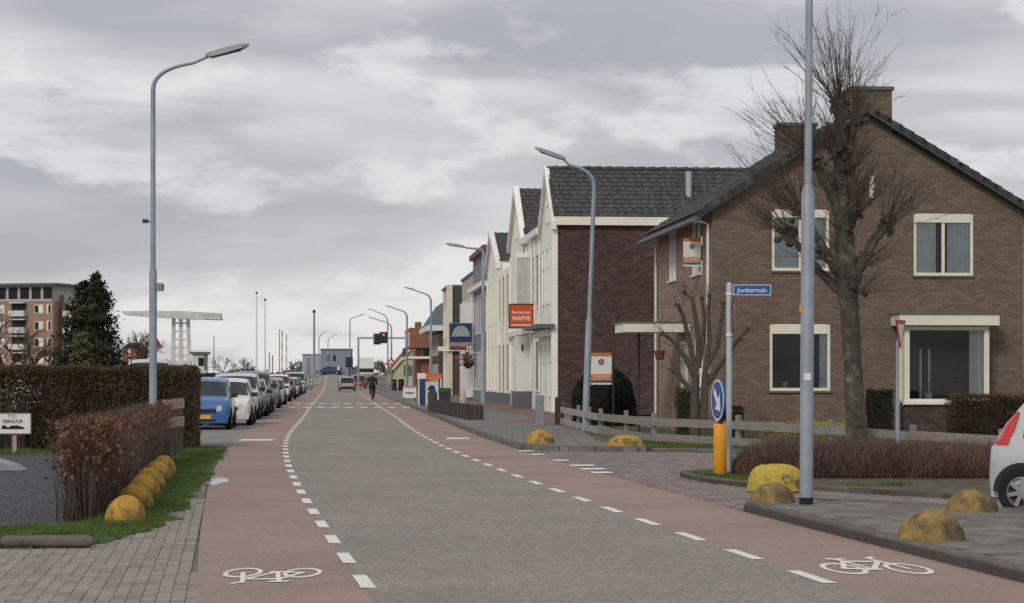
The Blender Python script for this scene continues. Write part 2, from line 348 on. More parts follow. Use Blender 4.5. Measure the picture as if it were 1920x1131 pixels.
# painted marks
def dash(par, xc, y0, y1, w, z, slope=0, mat=m_paint):
    mb = MB(); n = 2
    for i in range(n):
        a = y0 + (y1-y0)*i/n; b = y0 + (y1-y0)*(i+1)/n
        mb.quad((xc(a)-w/2, a, z+RZ(a)), (xc(a)+w/2, a, z+RZ(a)), (xc(b)+w/2, b, z+RZ(b)), (xc(b)-w/2, b, z+RZ(b)))
    return mb.build('dash_marking', mat, par)
y = 15.05
while y < 150:
    w = .115 if y < 60 else .14
    dash(road, lambda q: XC(q) - HALF + .02, y, y + .98, w, .0145)
    dash(road, lambda q: XC(q) + HALF - .02, y + .35, y + 1.33, w, .0145); y += 2.0
for sx in (-1, 1):
    MBx = MB()
    ys = np.arange(152, 400, 2.)
    f = lambda q: XC(q) + sx*(HALF - .02)
    for a, b in zip(ys[::2], ys[1::2]): MBx.quad((f(a)-.07, a, .0145+RZ(a)), (f(a)+.07, a, .0145+RZ(a)), (f(b)+.07, b, .0145+RZ(b)), (f(b)-.07, b, .0145+RZ(b)))
    o = MBx.build('far_dash_markings', m_paint, road); o['kind'] = 'stuff'
for yy in (100.5, 114):                          # two rows of square dots across the road
    k = -4.3
    while k < 3.3:
        x = XC(yy) + k + .6
        MB().quad((x, yy, .0148), (x+.4, yy, .0148), (x+.4, yy+2.2, .0148), (x, yy+2.2, .0148)).build('crossing_block', m_paint, road); k += .72
for px0, px1, py, par in ((450, 512, 826, bl), (836, 880, 823, br)):
    x0, Y = gp(px0, py); x1, _ = gp(px1, py)
    MB().quad((x0, Y-.5, .0128), (x1, Y-.5, .0128), (x1, Y+.6, .0128), (x0, Y+.6, .0128)).build('cross_line', m_paint, par)
def stroke(mb, pts, t, T, closed=False):
    n = len(pts)
    for i in range(n if closed else n-1):
        a = Vector(pts[i]); b = Vector(pts[(i+1) % n]); d = (b-a).normalized(); p = Vector((-d.y, d.x)) * t/2; a2 = a - d*t*.35; b2 = b + d*t*.35
        mb.quad(T(a2-p), T(b2-p), T(b2+p), T(a2+p))
def bike_mark(par, cx, cy, w, d, flip, tilt):
    mb = MB(); cnt = [0]
    def T(p):
        u, v = p[0] - .5, p[1] - .3
        if flip: u, v = -u, -v
        cnt[0] += 1
        return (cx + u*w + tilt*v*d, cy + v*d/.6, .0125 + (cnt[0] // 4) * .00004)
    for c in ((.2, .19), (.8, .19)):
        stroke(mb, [(c[0] + .17*math.cos(a), c[1] + .17*math.sin(a)) for a in np.linspace(0, 2*math.pi, 18, endpoint=False)], .048, T, True)
    stroke(mb, [(.2, .19), (.36, .44), (.70, .44), (.46, .16), (.2, .19)], .048, T)
    stroke(mb, [(.46, .16), (.34, .52)], .048, T); stroke(mb, [(.26, .53), (.42, .53)], .05, T)
    stroke(mb, [(.8, .19), (.68, .56), (.76, .60)], .048, T); stroke(mb, [(.40, .16), (.52, .16)], .05, T)
    return mb.build('bicycle_marking', m_paint, par)
bike_mark(bl, -1.93, 16.0, .80, 1.22, True, 0)
bike_mark(br, 2.98, 16.85, .88, 1.5, False, -.12)

# ---- pavement pieces: near ones are single objects that share a mesh, the rest are one joined mesh
def inside(p, poly):
    x, y = p; r = False; n = len(poly)
    for i in range(n):
        x1, y1 = poly[i]; x2, y2 = poly[(i+1) % n]
        if (y1 > y) != (y2 > y) and x < (x2-x1)*(y-y1)/(y2-y1) + x1: r = not r
    return r
def pave(name, par, poly, w, d, ang, z, mat, lim=300, holes=(), bond=.5, jig=.004, gap=.012, th=.05, far=None, vis=None):
    xs = [p[0] for p in poly]; ys_ = [p[1] for p in poly]; cx, cy = (min(xs)+max(xs))/2, (min(ys_)+max(ys_))/2
    rad = math.hypot(max(xs)-min(xs), max(ys_)-min(ys_))/2; ca, sa = math.cos(ang), math.sin(ang); cells = []
    nj, ni = int(rad/d)+1, int(rad/w)+1
    for j in range(-nj, nj):
        for i in range(-ni, ni):
            u, v = (i + (bond if j % 2 else 0))*w, j*d; x, y = cx + u*ca - v*sa, cy + u*sa + v*ca
            if not inside((x, y), poly) or any(inside((x, y), h) for h in holes): continue
            if far and y > far: continue
            cells.append((x, y))
    def seen(c):
        p = 960 + F_PX*c[0]/c[1]; q = HZ + F_PX*EYE/c[1]
        return -20 < p < 1940 and q < 1140 and (vis is None or vis(c))
    cells.sort(key=lambda c: (not seen(c), c[1])); near = [c for c in cells[:lim] if seen(c)]; rest = cells[len(near):]
    me = MB().cbox(-w/2+gap/2, w/2-gap/2, -d/2+gap/2, d/2-gap/2, -th, 0, min(.006, .02*w)).mesh(name); me.materials.append(mat)
    for x, y in near:
        o = obj(name, me, None, par, (x, y, z + random.uniform(-jig, jig)), (random.uniform(-.012, .012), random.uniform(-.012, .012), ang + random.uniform(-.012, .012)))
    if rest:
        mb = MB()
        for x, y in rest:
            Mx = Matrix.Translation((x, y, z + random.uniform(-jig, jig))) @ Matrix.Rotation(ang, 4, 'Z')
            mb.cbox(-w/2+gap/2, w/2-gap/2, -d/2+gap/2, d/2-gap/2, -th, 0, min(.006, .02*w), Mx)
        o = mb.build(name + 's_beyond', mat, par); o['kind'] = 'stuff'

# left footpath of clinkers beside the red cycle lane
lp = [(lane_l(y), y) for y in np.arange(13, 45.1, 1)] + [(-6.35, 43.6), (-5.55, 36.6), (-4.78, 30.2), (-4.15, 24.6), (-3.8, 21.5), (-3.88, 19.4), (-4.0, 18.95), (-4.75, 18.5), (-9, 18.2), (-9, 13)]
lfp = slab('footpath_left', lp, -.04, -.012, m_joint); tag(lfp, kind='structure')
pave('clinker', lfp, [p for p in lp if p[1] < 30.5], .105, .21, R(8), .006, m_pave_l, far=26, gap=.0045, bond=.0)
dirt = slab('dirt_edge', [(lane_l(y) - .02, y) for y in np.arange(24.5, 44, 1.5)] + [(-6.4, 43.6), (-5.6, 36.6), (-4.85, 30.2), (-4.1, 25.5)], -.01, .003, m_dirt); tag(dirt, kind='structure')
# left verge, gravel yard
verge_pts = [(-6.16, 43.4), (-5.5, 36.6), (-4.72, 30.2), (-4.08, 24.6), (-3.77, 21.5), (-3.86, 19.4), (-3.98, 19.0), (-4.73, 18.56), (-9, 18.2), (-9, 21.0), (-5.4, 21.1), (-4.75, 21.6), (-5.0, 23), (-6.1, 32), (-7.3, 41.4), (-13, 40.3), (-13, 46), (-6.6, 46)]
def ragged(poly, amp, step=.25, seed=2, keep=None):
    r_ = random.Random(seed); o_ = []
    for i, p in enumerate(poly):
        q = poly[(i+1) % len(poly)]; d = math.hypot(q[0]-p[0], q[1]-p[1]); k = max(1, int(d/step)); nx, ny = -(q[1]-p[1])/max(d, .01), (q[0]-p[0])/max(d, .01)
        for j in range(k): t = j/k; a = r_.gauss(0, amp) if j else 0; o_.append((p[0]+(q[0]-p[0])*t+nx*a, p[1]+(q[1]-p[1])*t+ny*a))
    return o_
verge = slab('verge_left', ragged(verge_pts, .035), -.03, .0115, m_grassbase); tag(verge, kind='structure')
yard = slab('gravel_yard', [(-30, 17), (-9, 18.0), (-9, 20.9), (-5.4, 21.0), (-4.7, 21.5), (-4.95, 23), (-6.05, 32), (-7.25, 41.5), (-13, 40.4), (-30, 40)], -.04, .004, m_gravel); tag(yard, kind='structure')
mb = MB(); rr = random.Random(3)
for i in range(2600):
    y = rr.uniform(21.3, 40); x = rr.uniform(-11, -4.9)
    if not inside((x, y), [(-5.1, 21.4), (-5.3, 23), (-6.5, 32), (-7.7, 41), (-12, 40), (-9, 21.2)]): continue
    s = rr.uniform(.008, .02); t = rr.uniform(0, 3); n = len(mb.v)
    mb.v += [(x+s*math.cos(t), y+s*math.sin(t), .004), (x+s*math.cos(t+2.1), y+s*math.sin(t+2.1), .004), (x+s*math.cos(t+4.2), y+s*math.sin(t+4.2), .004), (x, y, .004+s*.9)]
    mb.f += [(n, n+1, n+3), (n+1, n+2, n+3), (n+2, n, n+3)]
o = mb.build('gravel_stones', m_gravel, yard); o['kind'] = 'stuff'

# side street of bricks, splitter island, near pavement
ss = [(lane_r(y) - .02, y) for y in np.arange(10, 44.1, 2)] + [(30, 44), (30, 2), (lane_r(10), 2)]
side = slab('side_street', ss, -.04, -.006, m_joint_d); tag(side, kind='structure')
near_sw = [(lane_r(y), y) for y in np.arange(6, 23.1, 1)] + [(2.72, 23.6), (2.82, 24.05), (3.1, 24.4), (3.7, 24.5), (4.4, 24.0), (5.1, 23.2), (6.2, 22.0), (8, 20.2), (14, 14.5), (14, 6)]
island = [(2.66, 31.9), (2.72, 31.0), (2.98, 29.6), (3.45, 28.6), (4.4, 27.75), (5.3, 26.6), (5.8, 25.95), (8, 23.6), (14, 17.6), (22, 12), (22, 24), (14, 31), (9, 33.4), (5, 33.6), (3.4, 33.1), (2.8, 32.5)]
verge_r = [(2.25, 43.3), (3.5, 42.2), (5, 41.0), (6.2, 37.7), (12, 36.2), (25, 34.4), (25, 51.8), (13, 51.8), (4.9, 50.9), (4.1, 60), (2.6, 81), (1.95, 81), (1.5, 70), (1.45, 62), (1.8, 53), (1.95, 47)]
def brick_seen(c):
    p = 960 + F_PX*c[0]/c[1]
    return not (c[1] > 33 and c[0] > 3.2) and p < 1900
pave('street_brick', side, [(lane_r(y) + .03, y) for y in np.arange(22, 43.5, 1.5)] + [(2.2, 43), (3.4, 42.1), (4.9, 40.8), (6.1, 37.6), (9, 36.5), (9, 21), (3.6, 22)], .21, .105, R(-8), .006, m_brickroad, holes=(island, near_sw), vis=brick_seen)
# give-way blocks painted on the bricks
for px0, px1, py in ((975, 1003, 847), (999, 1022, 853.5), (1040, 1068, 865), (1071, 1118, 874.5), (1091, 1136, 881), (1112, 1150, 888)):
    x0, Y = gp(px0, py); x1, _ = gp(px1, py)
    MB().quad((x0, Y-.28, .0165), (x1, Y-.2, .0165), (x1-.05, Y+.36, .0165), (x0-.05, Y+.3, .0165)).build('give_way_block', m_paint, side)
nsw = slab('pavement_near', near_sw, -.04, .085, m_joint_d); tag(nsw, kind='structure')
def shrink(poly, d):
    c = Vector((sum(p[0] for p in poly)/len(poly), sum(p[1] for p in poly)/len(poly)))
    return poly
pave('paving_tile', nsw, [(x + (.17 if i < 19 else 0), y - (.12 if i >= 19 else 0)) for i, (x, y) in enumerate(near_sw)], .30, .30, R(9), .103, m_tile_r, jig=.006, far=25)
isl_o = slab('splitter_island', island, -.04, .075, m_soil); tag(isl_o, kind='structure')
vr = slab('verge_right', verge_r, -.03, .07, m_grassbase); tag(vr, kind='structure')
# far pavement in front of the shops
fs = [(lane_r(y), y) for y in np.arange(46, 215, 3)] + [(fac(215) + 1.2, 215), (fac(82) + 1.2, 82), (2.8, 81), (2.8, 41.95), (1.6, 42.35), (.75, 42.7), (.33, 43.3), (lane_r(44.6), 44.6)]
fsw = slab('pavement_far', fs, -.04, .10, m_sidewalk); tag(fsw, kind='structure')
rpv = MB()
ys = np.arange(72, 205, 3.)
for a, b in zip(ys[:-1], ys[1:]): rpv.quad((fac(a)-1.75, a, .105), (fac(a)+.4, a, .105), (fac(b)+.4, b, .105), (fac(b)-1.75, b, .105))
rpv.quad((-.2, 66, .105), (1.45, 62.5, .105), (1.6, 72, .105), (fac(72)-1.75, 72, .105))
tag(rpv.build('red_pavement_strip', m_redpave), kind='structure')

# kerb stones
def kerb(name, path, w=.15, z=.12, length=1.0, side_=1):
    root = empty(name, (path[0][0], path[0][1], 0), kind='structure'); off = Vector((path[0][0], path[0][1]))
    pts = [Vector(p) for p in path]; seg = []; cur = pts[0]; i = 1; out_ = [cur.copy()]; need = length
    while i < len(pts):
        d = (pts[i] - cur).length
        if d >= need: cur = cur + (pts[i]-cur)*(need/d); out_.append(cur.copy()); need = length
        else: need -= d; cur = pts[i]; i += 1
    out_.append(pts[-1])
    for a, b in zip(out_[:-1], out_[1:]):
        d = b - a; ln = d.length
        if ln < .15: continue
        m_ = (a + b)/2 - off; an = math.atan2(d.y, d.x); jz = random.uniform(-.004, .004)
        y0, y1 = (0, w) if side_ > 0 else (-w, 0)
        mb = MB().cbox(-ln/2+.004, ln/2-.004, y0, y1, -.06, z, .018)
        o = obj('kerb_stone', mb.mesh('kerb_stone'), m_kerb, root, (m_.x, m_.y, jz), (0, 0, an + random.uniform(-.004, .004)))
    return root
kerb('kerb_near', [(lane_r(y) + .005, y) for y in np.arange(10, 23.1, 1)] + [(2.72, 23.6), (2.82, 24.05), (3.1, 24.4), (3.7, 24.5), (4.4, 24.0), (5.1, 23.2), (6.2, 22.0), (8, 20.2)], side_=-1)
kerb('kerb_island', [(6.4, 33.6), (5, 33.6), (3.4, 33.1), (2.8, 32.5), (2.66, 31.9), (2.72, 31.0), (2.98, 29.6), (3.45, 28.6), (4.4, 27.75), (5.3, 26.6), (5.8, 25.95), (8, 23.6)], w=.12, z=.085, side_=1, length=.8)
kerb('kerb_far', [(2.8, 41.95), (1.6, 42.35), (.75, 42.7), (.33, 43.3), (lane_r(44.6), 44.6)] + [(lane_r(y), y) for y in np.arange(46, 120, 3)], side_=-1, z=.125)
kerb('kerb_verge', [(12, 36.1), (6.2, 37.6), (5, 40.9), (3.5, 42.1), (2.85, 42.0)], side_=-1, w=.1, z=.09)
# puddle by the cycle lane
def blob(cx, cy, rx, ry, n=26, seed=1, rot=0):
    r_ = random.Random(seed); ph = [r_.uniform(0, 6) for _ in range(4)]; P = []
    for i in range(n):
        t = 2*math.pi*i/n; k = 1 + .16*math.sin(2*t+ph[0]) + .12*math.sin(3*t+ph[1]) + .08*math.sin(5*t+ph[2])
        u, v = rx*k*math.cos(t), ry*k*math.sin(t); P.append((cx + u*math.cos(rot) - v*math.sin(rot), cy + u*math.sin(rot) + v*math.cos(rot)))
    return P
m_water = M('water', (.10, .10, .10), .03, .0, spec=1.0)
pb = [MB().poly([(x, y, .0085) for x, y in blob(*a)]) for a in ((-4.52, 30.6, .16, 1.25, 26, 4, .14), (-4.62, 28.9, .13, .8, 26, 9, .1))]
for b_ in pb: tag(b_.build('puddle', m_water), kind='structure')

# ---- grass
def blades(name, poly, n, hmin, hmax, z, mat, parent=None, w=.006, clump=None):
    xs = np.array([p[0] for p in poly]); ys_ = np.array([p[1] for p in poly])
    X = rng.uniform(xs.min(), xs.max(), n*5); Y = ys_.min() + (ys_.max()-ys_.min()) * rng.random(n*5)**1.3
    ins = np.zeros(len(X), bool); k = len(poly)
    for i in range(k):
        x1, y1 = poly[i]; x2, y2 = poly[(i+1) % k]; 
        if y1 == y2: continue
        ins ^= ((y1 > Y) != (y2 > Y)) & (X < (x2-x1)*(Y-y1)/(y2-y1) + x1)
    ins &= (np.sin(X*2.3+1)*np.sin(Y*1.7) + .5*np.sin(X*6.1+Y*3.7) + rng.normal(0, .35, len(X))) > -.78      # thin, worn patches
    X = X[ins][:n]; Y = Y[ins][:n]; m = len(X)
    h = rng.uniform(hmin, hmax, m) * (.6 + .7*np.sin(X*3.1+Y*1.7)**2); t = rng.uniform(0, np.pi, m); lx = rng.normal(0, .45, m)*h; ly = rng.normal(0, .45, m)*h
    dx, dy = np.cos(t)*w, np.sin(t)*w
    V = np.stack([np.stack([X-dx, Y-dy, np.full(m, z)], 1), np.stack([X+dx, Y+dy, np.full(m, z)], 1), np.stack([X+lx, Y+ly, z+h], 1)], 1)
    o = np_mesh(name, V, np.arange(3*m).reshape(-1, 3), mat, parent); o['kind'] = 'stuff'; return o
vl = [(-6.16, 43.4), (-5.5, 36.6), (-4.72, 30.2), (-4.08, 24.6), (-3.77, 21.5), (-3.86, 19.4), (-3.98, 19.0), (-4.73, 18.56), (-6.2, 18.4), (-6.2, 21.0), (-5.4, 21.1), (-4.75, 21.6), (-5.0, 23), (-6.1, 32), (-7.3, 43)]
vl2 = [(x + (.07 if y < 43 and x > -4.5+(y-24)*-.1-.9 else 0), y) for x, y in vl]
o = blades('grass', ragged(vl2, .07, .15, 5), 62000, .02, .08, .008, m_grass, w=.005); tag(o, 'short green grass on the verge beside the yellow domes', 'grass')
o = blades('grass', [(-7.2, 41.2), (-13, 40.2), (-13, 42.5), (-7, 43)], 5000, .03, .12, .018, m_grass); tag(o, 'grass tufts along the foot of the tall dark hedge', 'grass')
o = blades('grass', [(2.25, 43.3), (3.5, 42.2), (5, 41.0), (6.2, 37.7), (10, 37), (10, 49), (5, 49), (1.9, 54), (1.95, 47)], 45000, .03, .10, .068, m_grass, w=.007); tag(o, 'lawn grass in front of the weathered plank fence', 'grass')
o = blades('grass', blob(5.1, 28.0, .42, .16, seed=3), 420, .03, .10, .07, m_grass); tag(o, 'small tuft of grass on the island soil', 'grass')
o = blades('grass', [(2.75, 31.8), (2.9, 30.2), (3.4, 29.2), (3.6, 30.6), (3.3, 32.3)], 1500, .02, .07, .07, m_grass); tag(o, 'thin grass on the island tip round the yellow bollard', 'grass')
# ================================================================ BUILDINGS
def wall_cells(mb, P, a0, a1, z0, z1, holes, depth):
    """wall of rectangular cells round the openings; P(a, z, out) -> point; depth = thickness behind the face"""
    A = sorted({a0, a1, *[h[0] for h in holes], *[h[1] for h in holes]}); Z = sorted({z0, z1, *[h[2] for h in holes], *[h[3] for h in holes]})
    for i in range(len(A)-1):
        for j in range(len(Z)-1):
            ca, cz = (A[i]+A[i+1])/2, (Z[j]+Z[j+1])/2
            if any(h[0] < ca < h[1] and h[2] < cz < h[3] for h in holes): continue
            mb.quad(P(A[i], Z[j], 0), P(A[i+1], Z[j], 0), P(A[i+1], Z[j+1], 0), P(A[i], Z[j+1], 0))
    for h in holes:
        b0, b1, c0, c1 = h[:4]
        mb.quad(P(b0, c0, 0), P(b0, c1, 0), P(b0, c1, -depth), P(b0, c0, -depth)); mb.quad(P(b1, c1, 0), P(b1, c0, 0), P(b1, c0, -depth), P(b1, c1, -depth))
        mb.quad(P(b0, c1, 0), P(b1, c1, 0), P(b1, c1, -depth), P(b0, c1, -depth)); mb.quad(P(b1, c0, 0), P(b0, c0, 0), P(b0, c0, -depth), P(b1, c0, -depth))
def bricks(P, a0, a1, z0, top, holes, mat, parent, bw=.215, bh=.0625, g_=.011, proud=.006, name='bricks'):
    mb = MB(); j = 0; z = z0
    while z < 20:
        za, zb = z + g_/2, z + bh - g_/2; off = (bw/2 if j % 2 else 0); a = a0 - off; any_ = False
        while a < a1:
            b0, b1 = max(a, a0) + g_/2, min(a+bw, a1) - g_/2; c = (b0+b1)/2
            if b1 - b0 > .03 and zb < min(top(b0), top(b1)):
                any_ = True
                for h in holes:                             # stop bricks at the edge of an opening
                    if h[2] < zb and za < h[3]:
                        if b0 < h[0] < b1 and b1 <= h[1]+.001: b1 = h[0]
                        elif b0 < h[1] < b1 and b0 >= h[0]-.001: b0 = h[1]
                        elif b0 >= h[0] and b1 <= h[1]: b1 = b0
                if b1 - b0 > .015:
                    p = proud + random.uniform(-.002, .002); n = len(mb.v)
                    mb.v += [P(b0, za, p), P(b1, za, p), P(b1, zb, p), P(b0, zb, p), P(b0, za, -.004), P(b1, za, -.004), P(b1, zb, -.004), P(b0, zb, -.004)]
                    mb.f += [(n, n+1, n+2, n+3), (n+4, n+5, n+1, n), (n+5, n+6, n+2, n+1), (n+6, n+7, n+3, n+2), (n+7, n+4, n, n+3)]
            a += bw
        if not any_ and z > z0 + .5: break
        z += bh; j += 1
    o = mb.build(name, mat, parent); o['kind'] = 'stuff'; return o
def bar(mb, P, a0, a1, z0, z1, o0, o1):
    n = len(mb.v); mb.v += [P(a, z, q) for q in (o0, o1) for (a, z) in ((a0, z0), (a1, z0), (a1, z1), (a0, z1))]
    mb.f += [(n+4, n+5, n+6, n+7), (n+3, n+2, n+1, n), (n, n+1, n+5, n+4), (n+1, n+2, n+6, n+5), (n+2, n+3, n+7, n+6), (n+3, n, n+4, n+7)]
def window(parent, P, a0, a1, z0, z1, fm, mull=(), trans=(), fr=.075, box=0, rec=.05, curtain=None, sillm=None, pane=m_glass, room=True, name='window'):
    mb = MB(); o0, o1 = -rec-.05, -rec+.035
    bar(mb, P, a0, a0+fr, z0, z1, o0, o1); bar(mb, P, a1-fr, a1, z0, z1, o0, o1)
    bar(mb, P, a0+fr, a1-fr, z0, z0+fr, o0, o1); bar(mb, P, a0+fr, a1-fr, z1-fr-box, z1, o0, o1 + (.02 if box else 0))
    for m_ in mull: bar(mb, P, m_-fr/2, m_+fr/2, z0+fr, z1-fr-box, o0+.002, o1-.006)
    for t_ in trans: bar(mb, P, a0+fr, a1-fr, t_-fr*.4, t_+fr*.4, o0+.003, o1-.008)
    w = mb.build(name, fm, parent)
    edges = [a0+fr] + sorted(mull) + [a1-fr]
    for b0, b1 in zip(edges[:-1], edges[1:]):
        q = MB(); q.quad(*[P(a, z, -rec-.01) for a, z in ((b0, z0+fr), (b1, z0+fr), (b1, z1-fr-box), (b0, z1-fr-box))]); q.build('pane', pane, w)
    if sillm: s = MB(); bar(s, P, a0-.03, a1+.03, z0-.05, z0-.002, -rec+.036, .05); s.build('sill', sillm, w)
    if curtain:
        for c0, c1 in curtain:
            q = MB(); n_ = max(6, int((c1-c0)/.03)); pts = [(c0 + (c1-c0)*i/n_, -rec-.055 - .022*math.sin(i*1.9) - .01*math.sin(i*.7)) for i in range(n_+1)]
            for (u0, d0), (u1, d1) in zip(pts[:-1], pts[1:]): q.quad(P(u0, z0+fr*.5, d0), P(u1, z0+fr*.5, d1), P(u1, z1-fr, d1), P(u0, z1-fr, d0))
            q.build('curtain', m_curtain, w, True)
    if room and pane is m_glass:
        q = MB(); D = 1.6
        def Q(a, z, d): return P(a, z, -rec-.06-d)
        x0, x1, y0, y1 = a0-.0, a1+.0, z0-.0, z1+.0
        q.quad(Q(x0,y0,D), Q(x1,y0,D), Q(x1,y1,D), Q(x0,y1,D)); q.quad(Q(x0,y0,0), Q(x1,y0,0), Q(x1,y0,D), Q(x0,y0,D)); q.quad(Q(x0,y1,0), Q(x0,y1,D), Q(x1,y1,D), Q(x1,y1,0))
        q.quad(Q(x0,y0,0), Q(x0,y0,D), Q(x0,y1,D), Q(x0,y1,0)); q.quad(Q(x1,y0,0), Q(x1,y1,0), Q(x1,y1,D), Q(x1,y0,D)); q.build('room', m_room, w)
    return w
def pan_tiles(parent, C, du, dv, nu, nv, w, h, mat, lim=300, keep=None, name='roof_tile'):
    """C corner, du along the eave, dv up the slope (unit); rows overlap like laid tiles"""
    C, du, dv = Vector(C), Vector(du), Vector(dv); nn = du.cross(dv).normalized()
    Mx = Matrix((( *du, 0), (*dv, 0), (*nn, 0), (0, 0, 0, 1))).transposed()
    mb = MB(); k = 5
    for i in range(k):
        x0, x1 = -w/2 + w*i/k*1.0, -w/2 + w*(i+1)/k; z0, z1 = [.02*math.cos(2*math.pi*(x+w*.25)/w) for x in (x0, x1)]
        mb.quad((x0, -h*.56, z0+.03), (x1, -h*.56, z1+.03), (x1, h*.56, z1), (x0, h*.56, z0)); mb.quad((x0, -h*.56, z0+.008), (x1, -h*.56, z1+.008), (x1, -h*.56, z1+.03), (x0, -h*.56, z0+.03))
    me = mb.mesh(name); me.materials.append(mat); rest = MB(); cnt = 0; rot = Mx.to_euler()
    for j in range(nv):
        for i in range(nu):
            u, v = (i+.5)*w, (j+.5)*h
            if keep and not keep(u, v): continue
            p = C + du*u + dv*v + nn*random.uniform(.02, .028)
            if cnt < lim: obj(name, me, None, parent, p, (rot.x + random.uniform(-.01, .01), rot.y + random.uniform(-.012, .012), rot.z)); cnt += 1
            else:
                T = Matrix.Translation(p) @ Mx; n = len(rest.v); rest.v += [tuple(T @ Vector(q)) for q in mb.v]; rest.f += [tuple(n+a for a in f) for f in mb.f]
    if rest.f: o = rest.build(name + 's_beyond', mat, parent); o['kind'] = 'stuff'

# ---------------------------------------------------------------- brown gable house
HX, HY, HA = 5.07, 51.0, math.atan(.095)
house = empty('brick_house', (HX, HY, 0), HA, 'brown brick house with wide gable, cream windows and two chimneys', 'house')
hc, hs = math.cos(HA), math.sin(HA)
def h_front(px, out=0.):            # local x on the gable plane
    k = (px-960)/F_PX; ox, oy = HX + hs*out, HY - hc*out
    t = (k*oy - ox)/(hc - k*hs); return t, oy + t*hs
def h_side(px):                     # local y on the wall towards the road
    k = (px-960)/F_PX; t = (HX - k*HY)/(hs + k*hc); return t, HY + t*hc
def hf(px0, px1, py0, py1, out=0.):
    a0, Y0 = h_front(px0, out); a1, Y1 = h_front(px1, out); Y = (Y0+Y1)/2; return a0, a1, gz(py1, Y), gz(py0, Y)
GW = 8.15; EZ = 5.82; RX = 3.95; RZg = 8.32; DEP = 8.25
def P_g(a, z, o): return (a, -o, z)
def P_l(a, z, o): return (-o, a, z)
def P_r(a, z, o): return (GW + o, a, z)
wUL, wUR, wLL = hf(1447, 1555, 393, 508), hf(1713, 1825, 401, 517), hf(1443, 1557, 608, 733)
bayh = (4.95, 6.95, .95, 2.8)
holes_g = [wUL, wUR, wLL, bayh]
side_w = [(h_side(1317)[0], h_side(1297)[0], 4.28, 5.74), (h_side(1268)[0], h_side(1254)[0], 4.3, 5.72)]
door_h = (3.3, 4.4, .15, 2.55); gwin = (1.2, 2.4, 1.0, 2.6)
holes_l = side_w + [door_h, gwin]
mb = MB()
wall_cells(mb, P_g, 0, GW, 0, EZ, holes_g, .25); mb.poly([P_g(0, EZ, 0), P_g(GW, EZ, 0), P_g(RX, RZg - .06, 0)])
mb.build('gable_wall', m_mortar, house)
mb = MB(); wall_cells(mb, P_l, 0, DEP, 0, EZ, holes_l, .25); mb.build('front_wall', m_mortar_buff, house)
mb = MB(); mb.quad(P_r(0, 0, 0), P_r(DEP, 0, 0), P_r(DEP, EZ, 0), P_r(0, EZ, 0)); mb.poly([(GW, DEP, 0), (0, DEP, 0), (0, DEP, EZ), (RX, DEP, RZg-.06), (GW, DEP, EZ)]); mb.build('rear_wall', m_mortar, house)
def gable_top(a): return EZ + (RZg-.08-EZ) * (a/RX if a < RX else (GW-a)/(GW-RX))
bricks(P_g, 0, GW, 0, gable_top, holes_g, m_brick, house)
bricks(P_l, 0, DEP, 0, lambda a: EZ, holes_l, m_brick_side, house)
# vertical vent strip in the gable
vb = hf(1630, 1638, 330, 372); v_ = MB(); bar(v_, P_g, vb[0], vb[1], vb[2], vb[3], .004, .03); v_.build('vent_strip', m_cream, house)
# roof: two slabs, verge tiles, gutter
def roof_pair(parent, y0, y1, x0, x1, xr, ez, rz, th, mat, over=.0, nm='roof'):
    mb = MB(); s0 = (rz-ez)/(xr-x0); s1 = (rz-ez)/(x1-xr)
    prof = [(x0-over, ez-over*s0), (xr, rz), (x1+over, ez-over*s1), (x1+over, ez-over*s1+th), (xr, rz+th*1.05), (x0-over, ez-over*s0+th)]
    mb.extr([(x, y0, z) for x, z in prof], (0, y1-y0, 0)); return mb.build(nm, mat, parent)
rf = roof_pair(house, -.28, DEP+.25, 0, GW, RX, EZ, RZg, .14, m_lead, over=.42)
sl = math.atan2(RZg-EZ, RX); 
pan_tiles(rf, (-.44, DEP+.25, EZ-.44*math.tan(sl)+.15), (0, -1, 0), (math.cos(sl), 0, math.sin(sl)), 28, 15, .313, .335, m_rooftile, lim=0)
sl2 = math.atan2(RZg-EZ, GW-RX)
pan_tiles(rf, (GW+.44, -.28, EZ-.44*math.tan(sl2)+.15), (0, 1, 0), (-math.cos(sl2), 0, math.sin(sl2)), 28, 15, .313, .335, m_rooftile, lim=0)
mb = MB()
for (xa, za, xb, zb) in ((-.44, EZ-.44*math.tan(sl), RX, RZg), (GW+.44, EZ-.44*math.tan(sl2), RX, RZg)):
    k = 15
    for i in range(k):
        t0, t1 = i/k, (i+1)/k + .02
        x0, z0, x1, z1 = xa+(xb-xa)*t0, za+(zb-za)*t0, xa+(xb-xa)*t1, za+(zb-za)*t1
        mb.extr([(x0, -.31, z0+.06), (x1, -.31, z1+.045), (x1, -.31, z1+.172), (x0, -.31, z0+.192)], (0, .05, 0))
mb.build('verge_tiles', m_rooftile, rf)
gt = MB().tube([(-.50, -.3, EZ-.30), (-.50, DEP+.3, EZ-.30)], .065, 10).build('gutter', m_lead, house, True)
for yy, nm in ((.12, 0), (DEP-.12, 1)):
    MB().tube([(-.34, yy, EZ-.28), (-.08, yy, EZ-.36), (-.08, yy, .3)], .04, 8).build('downpipe', m_white, house, True)
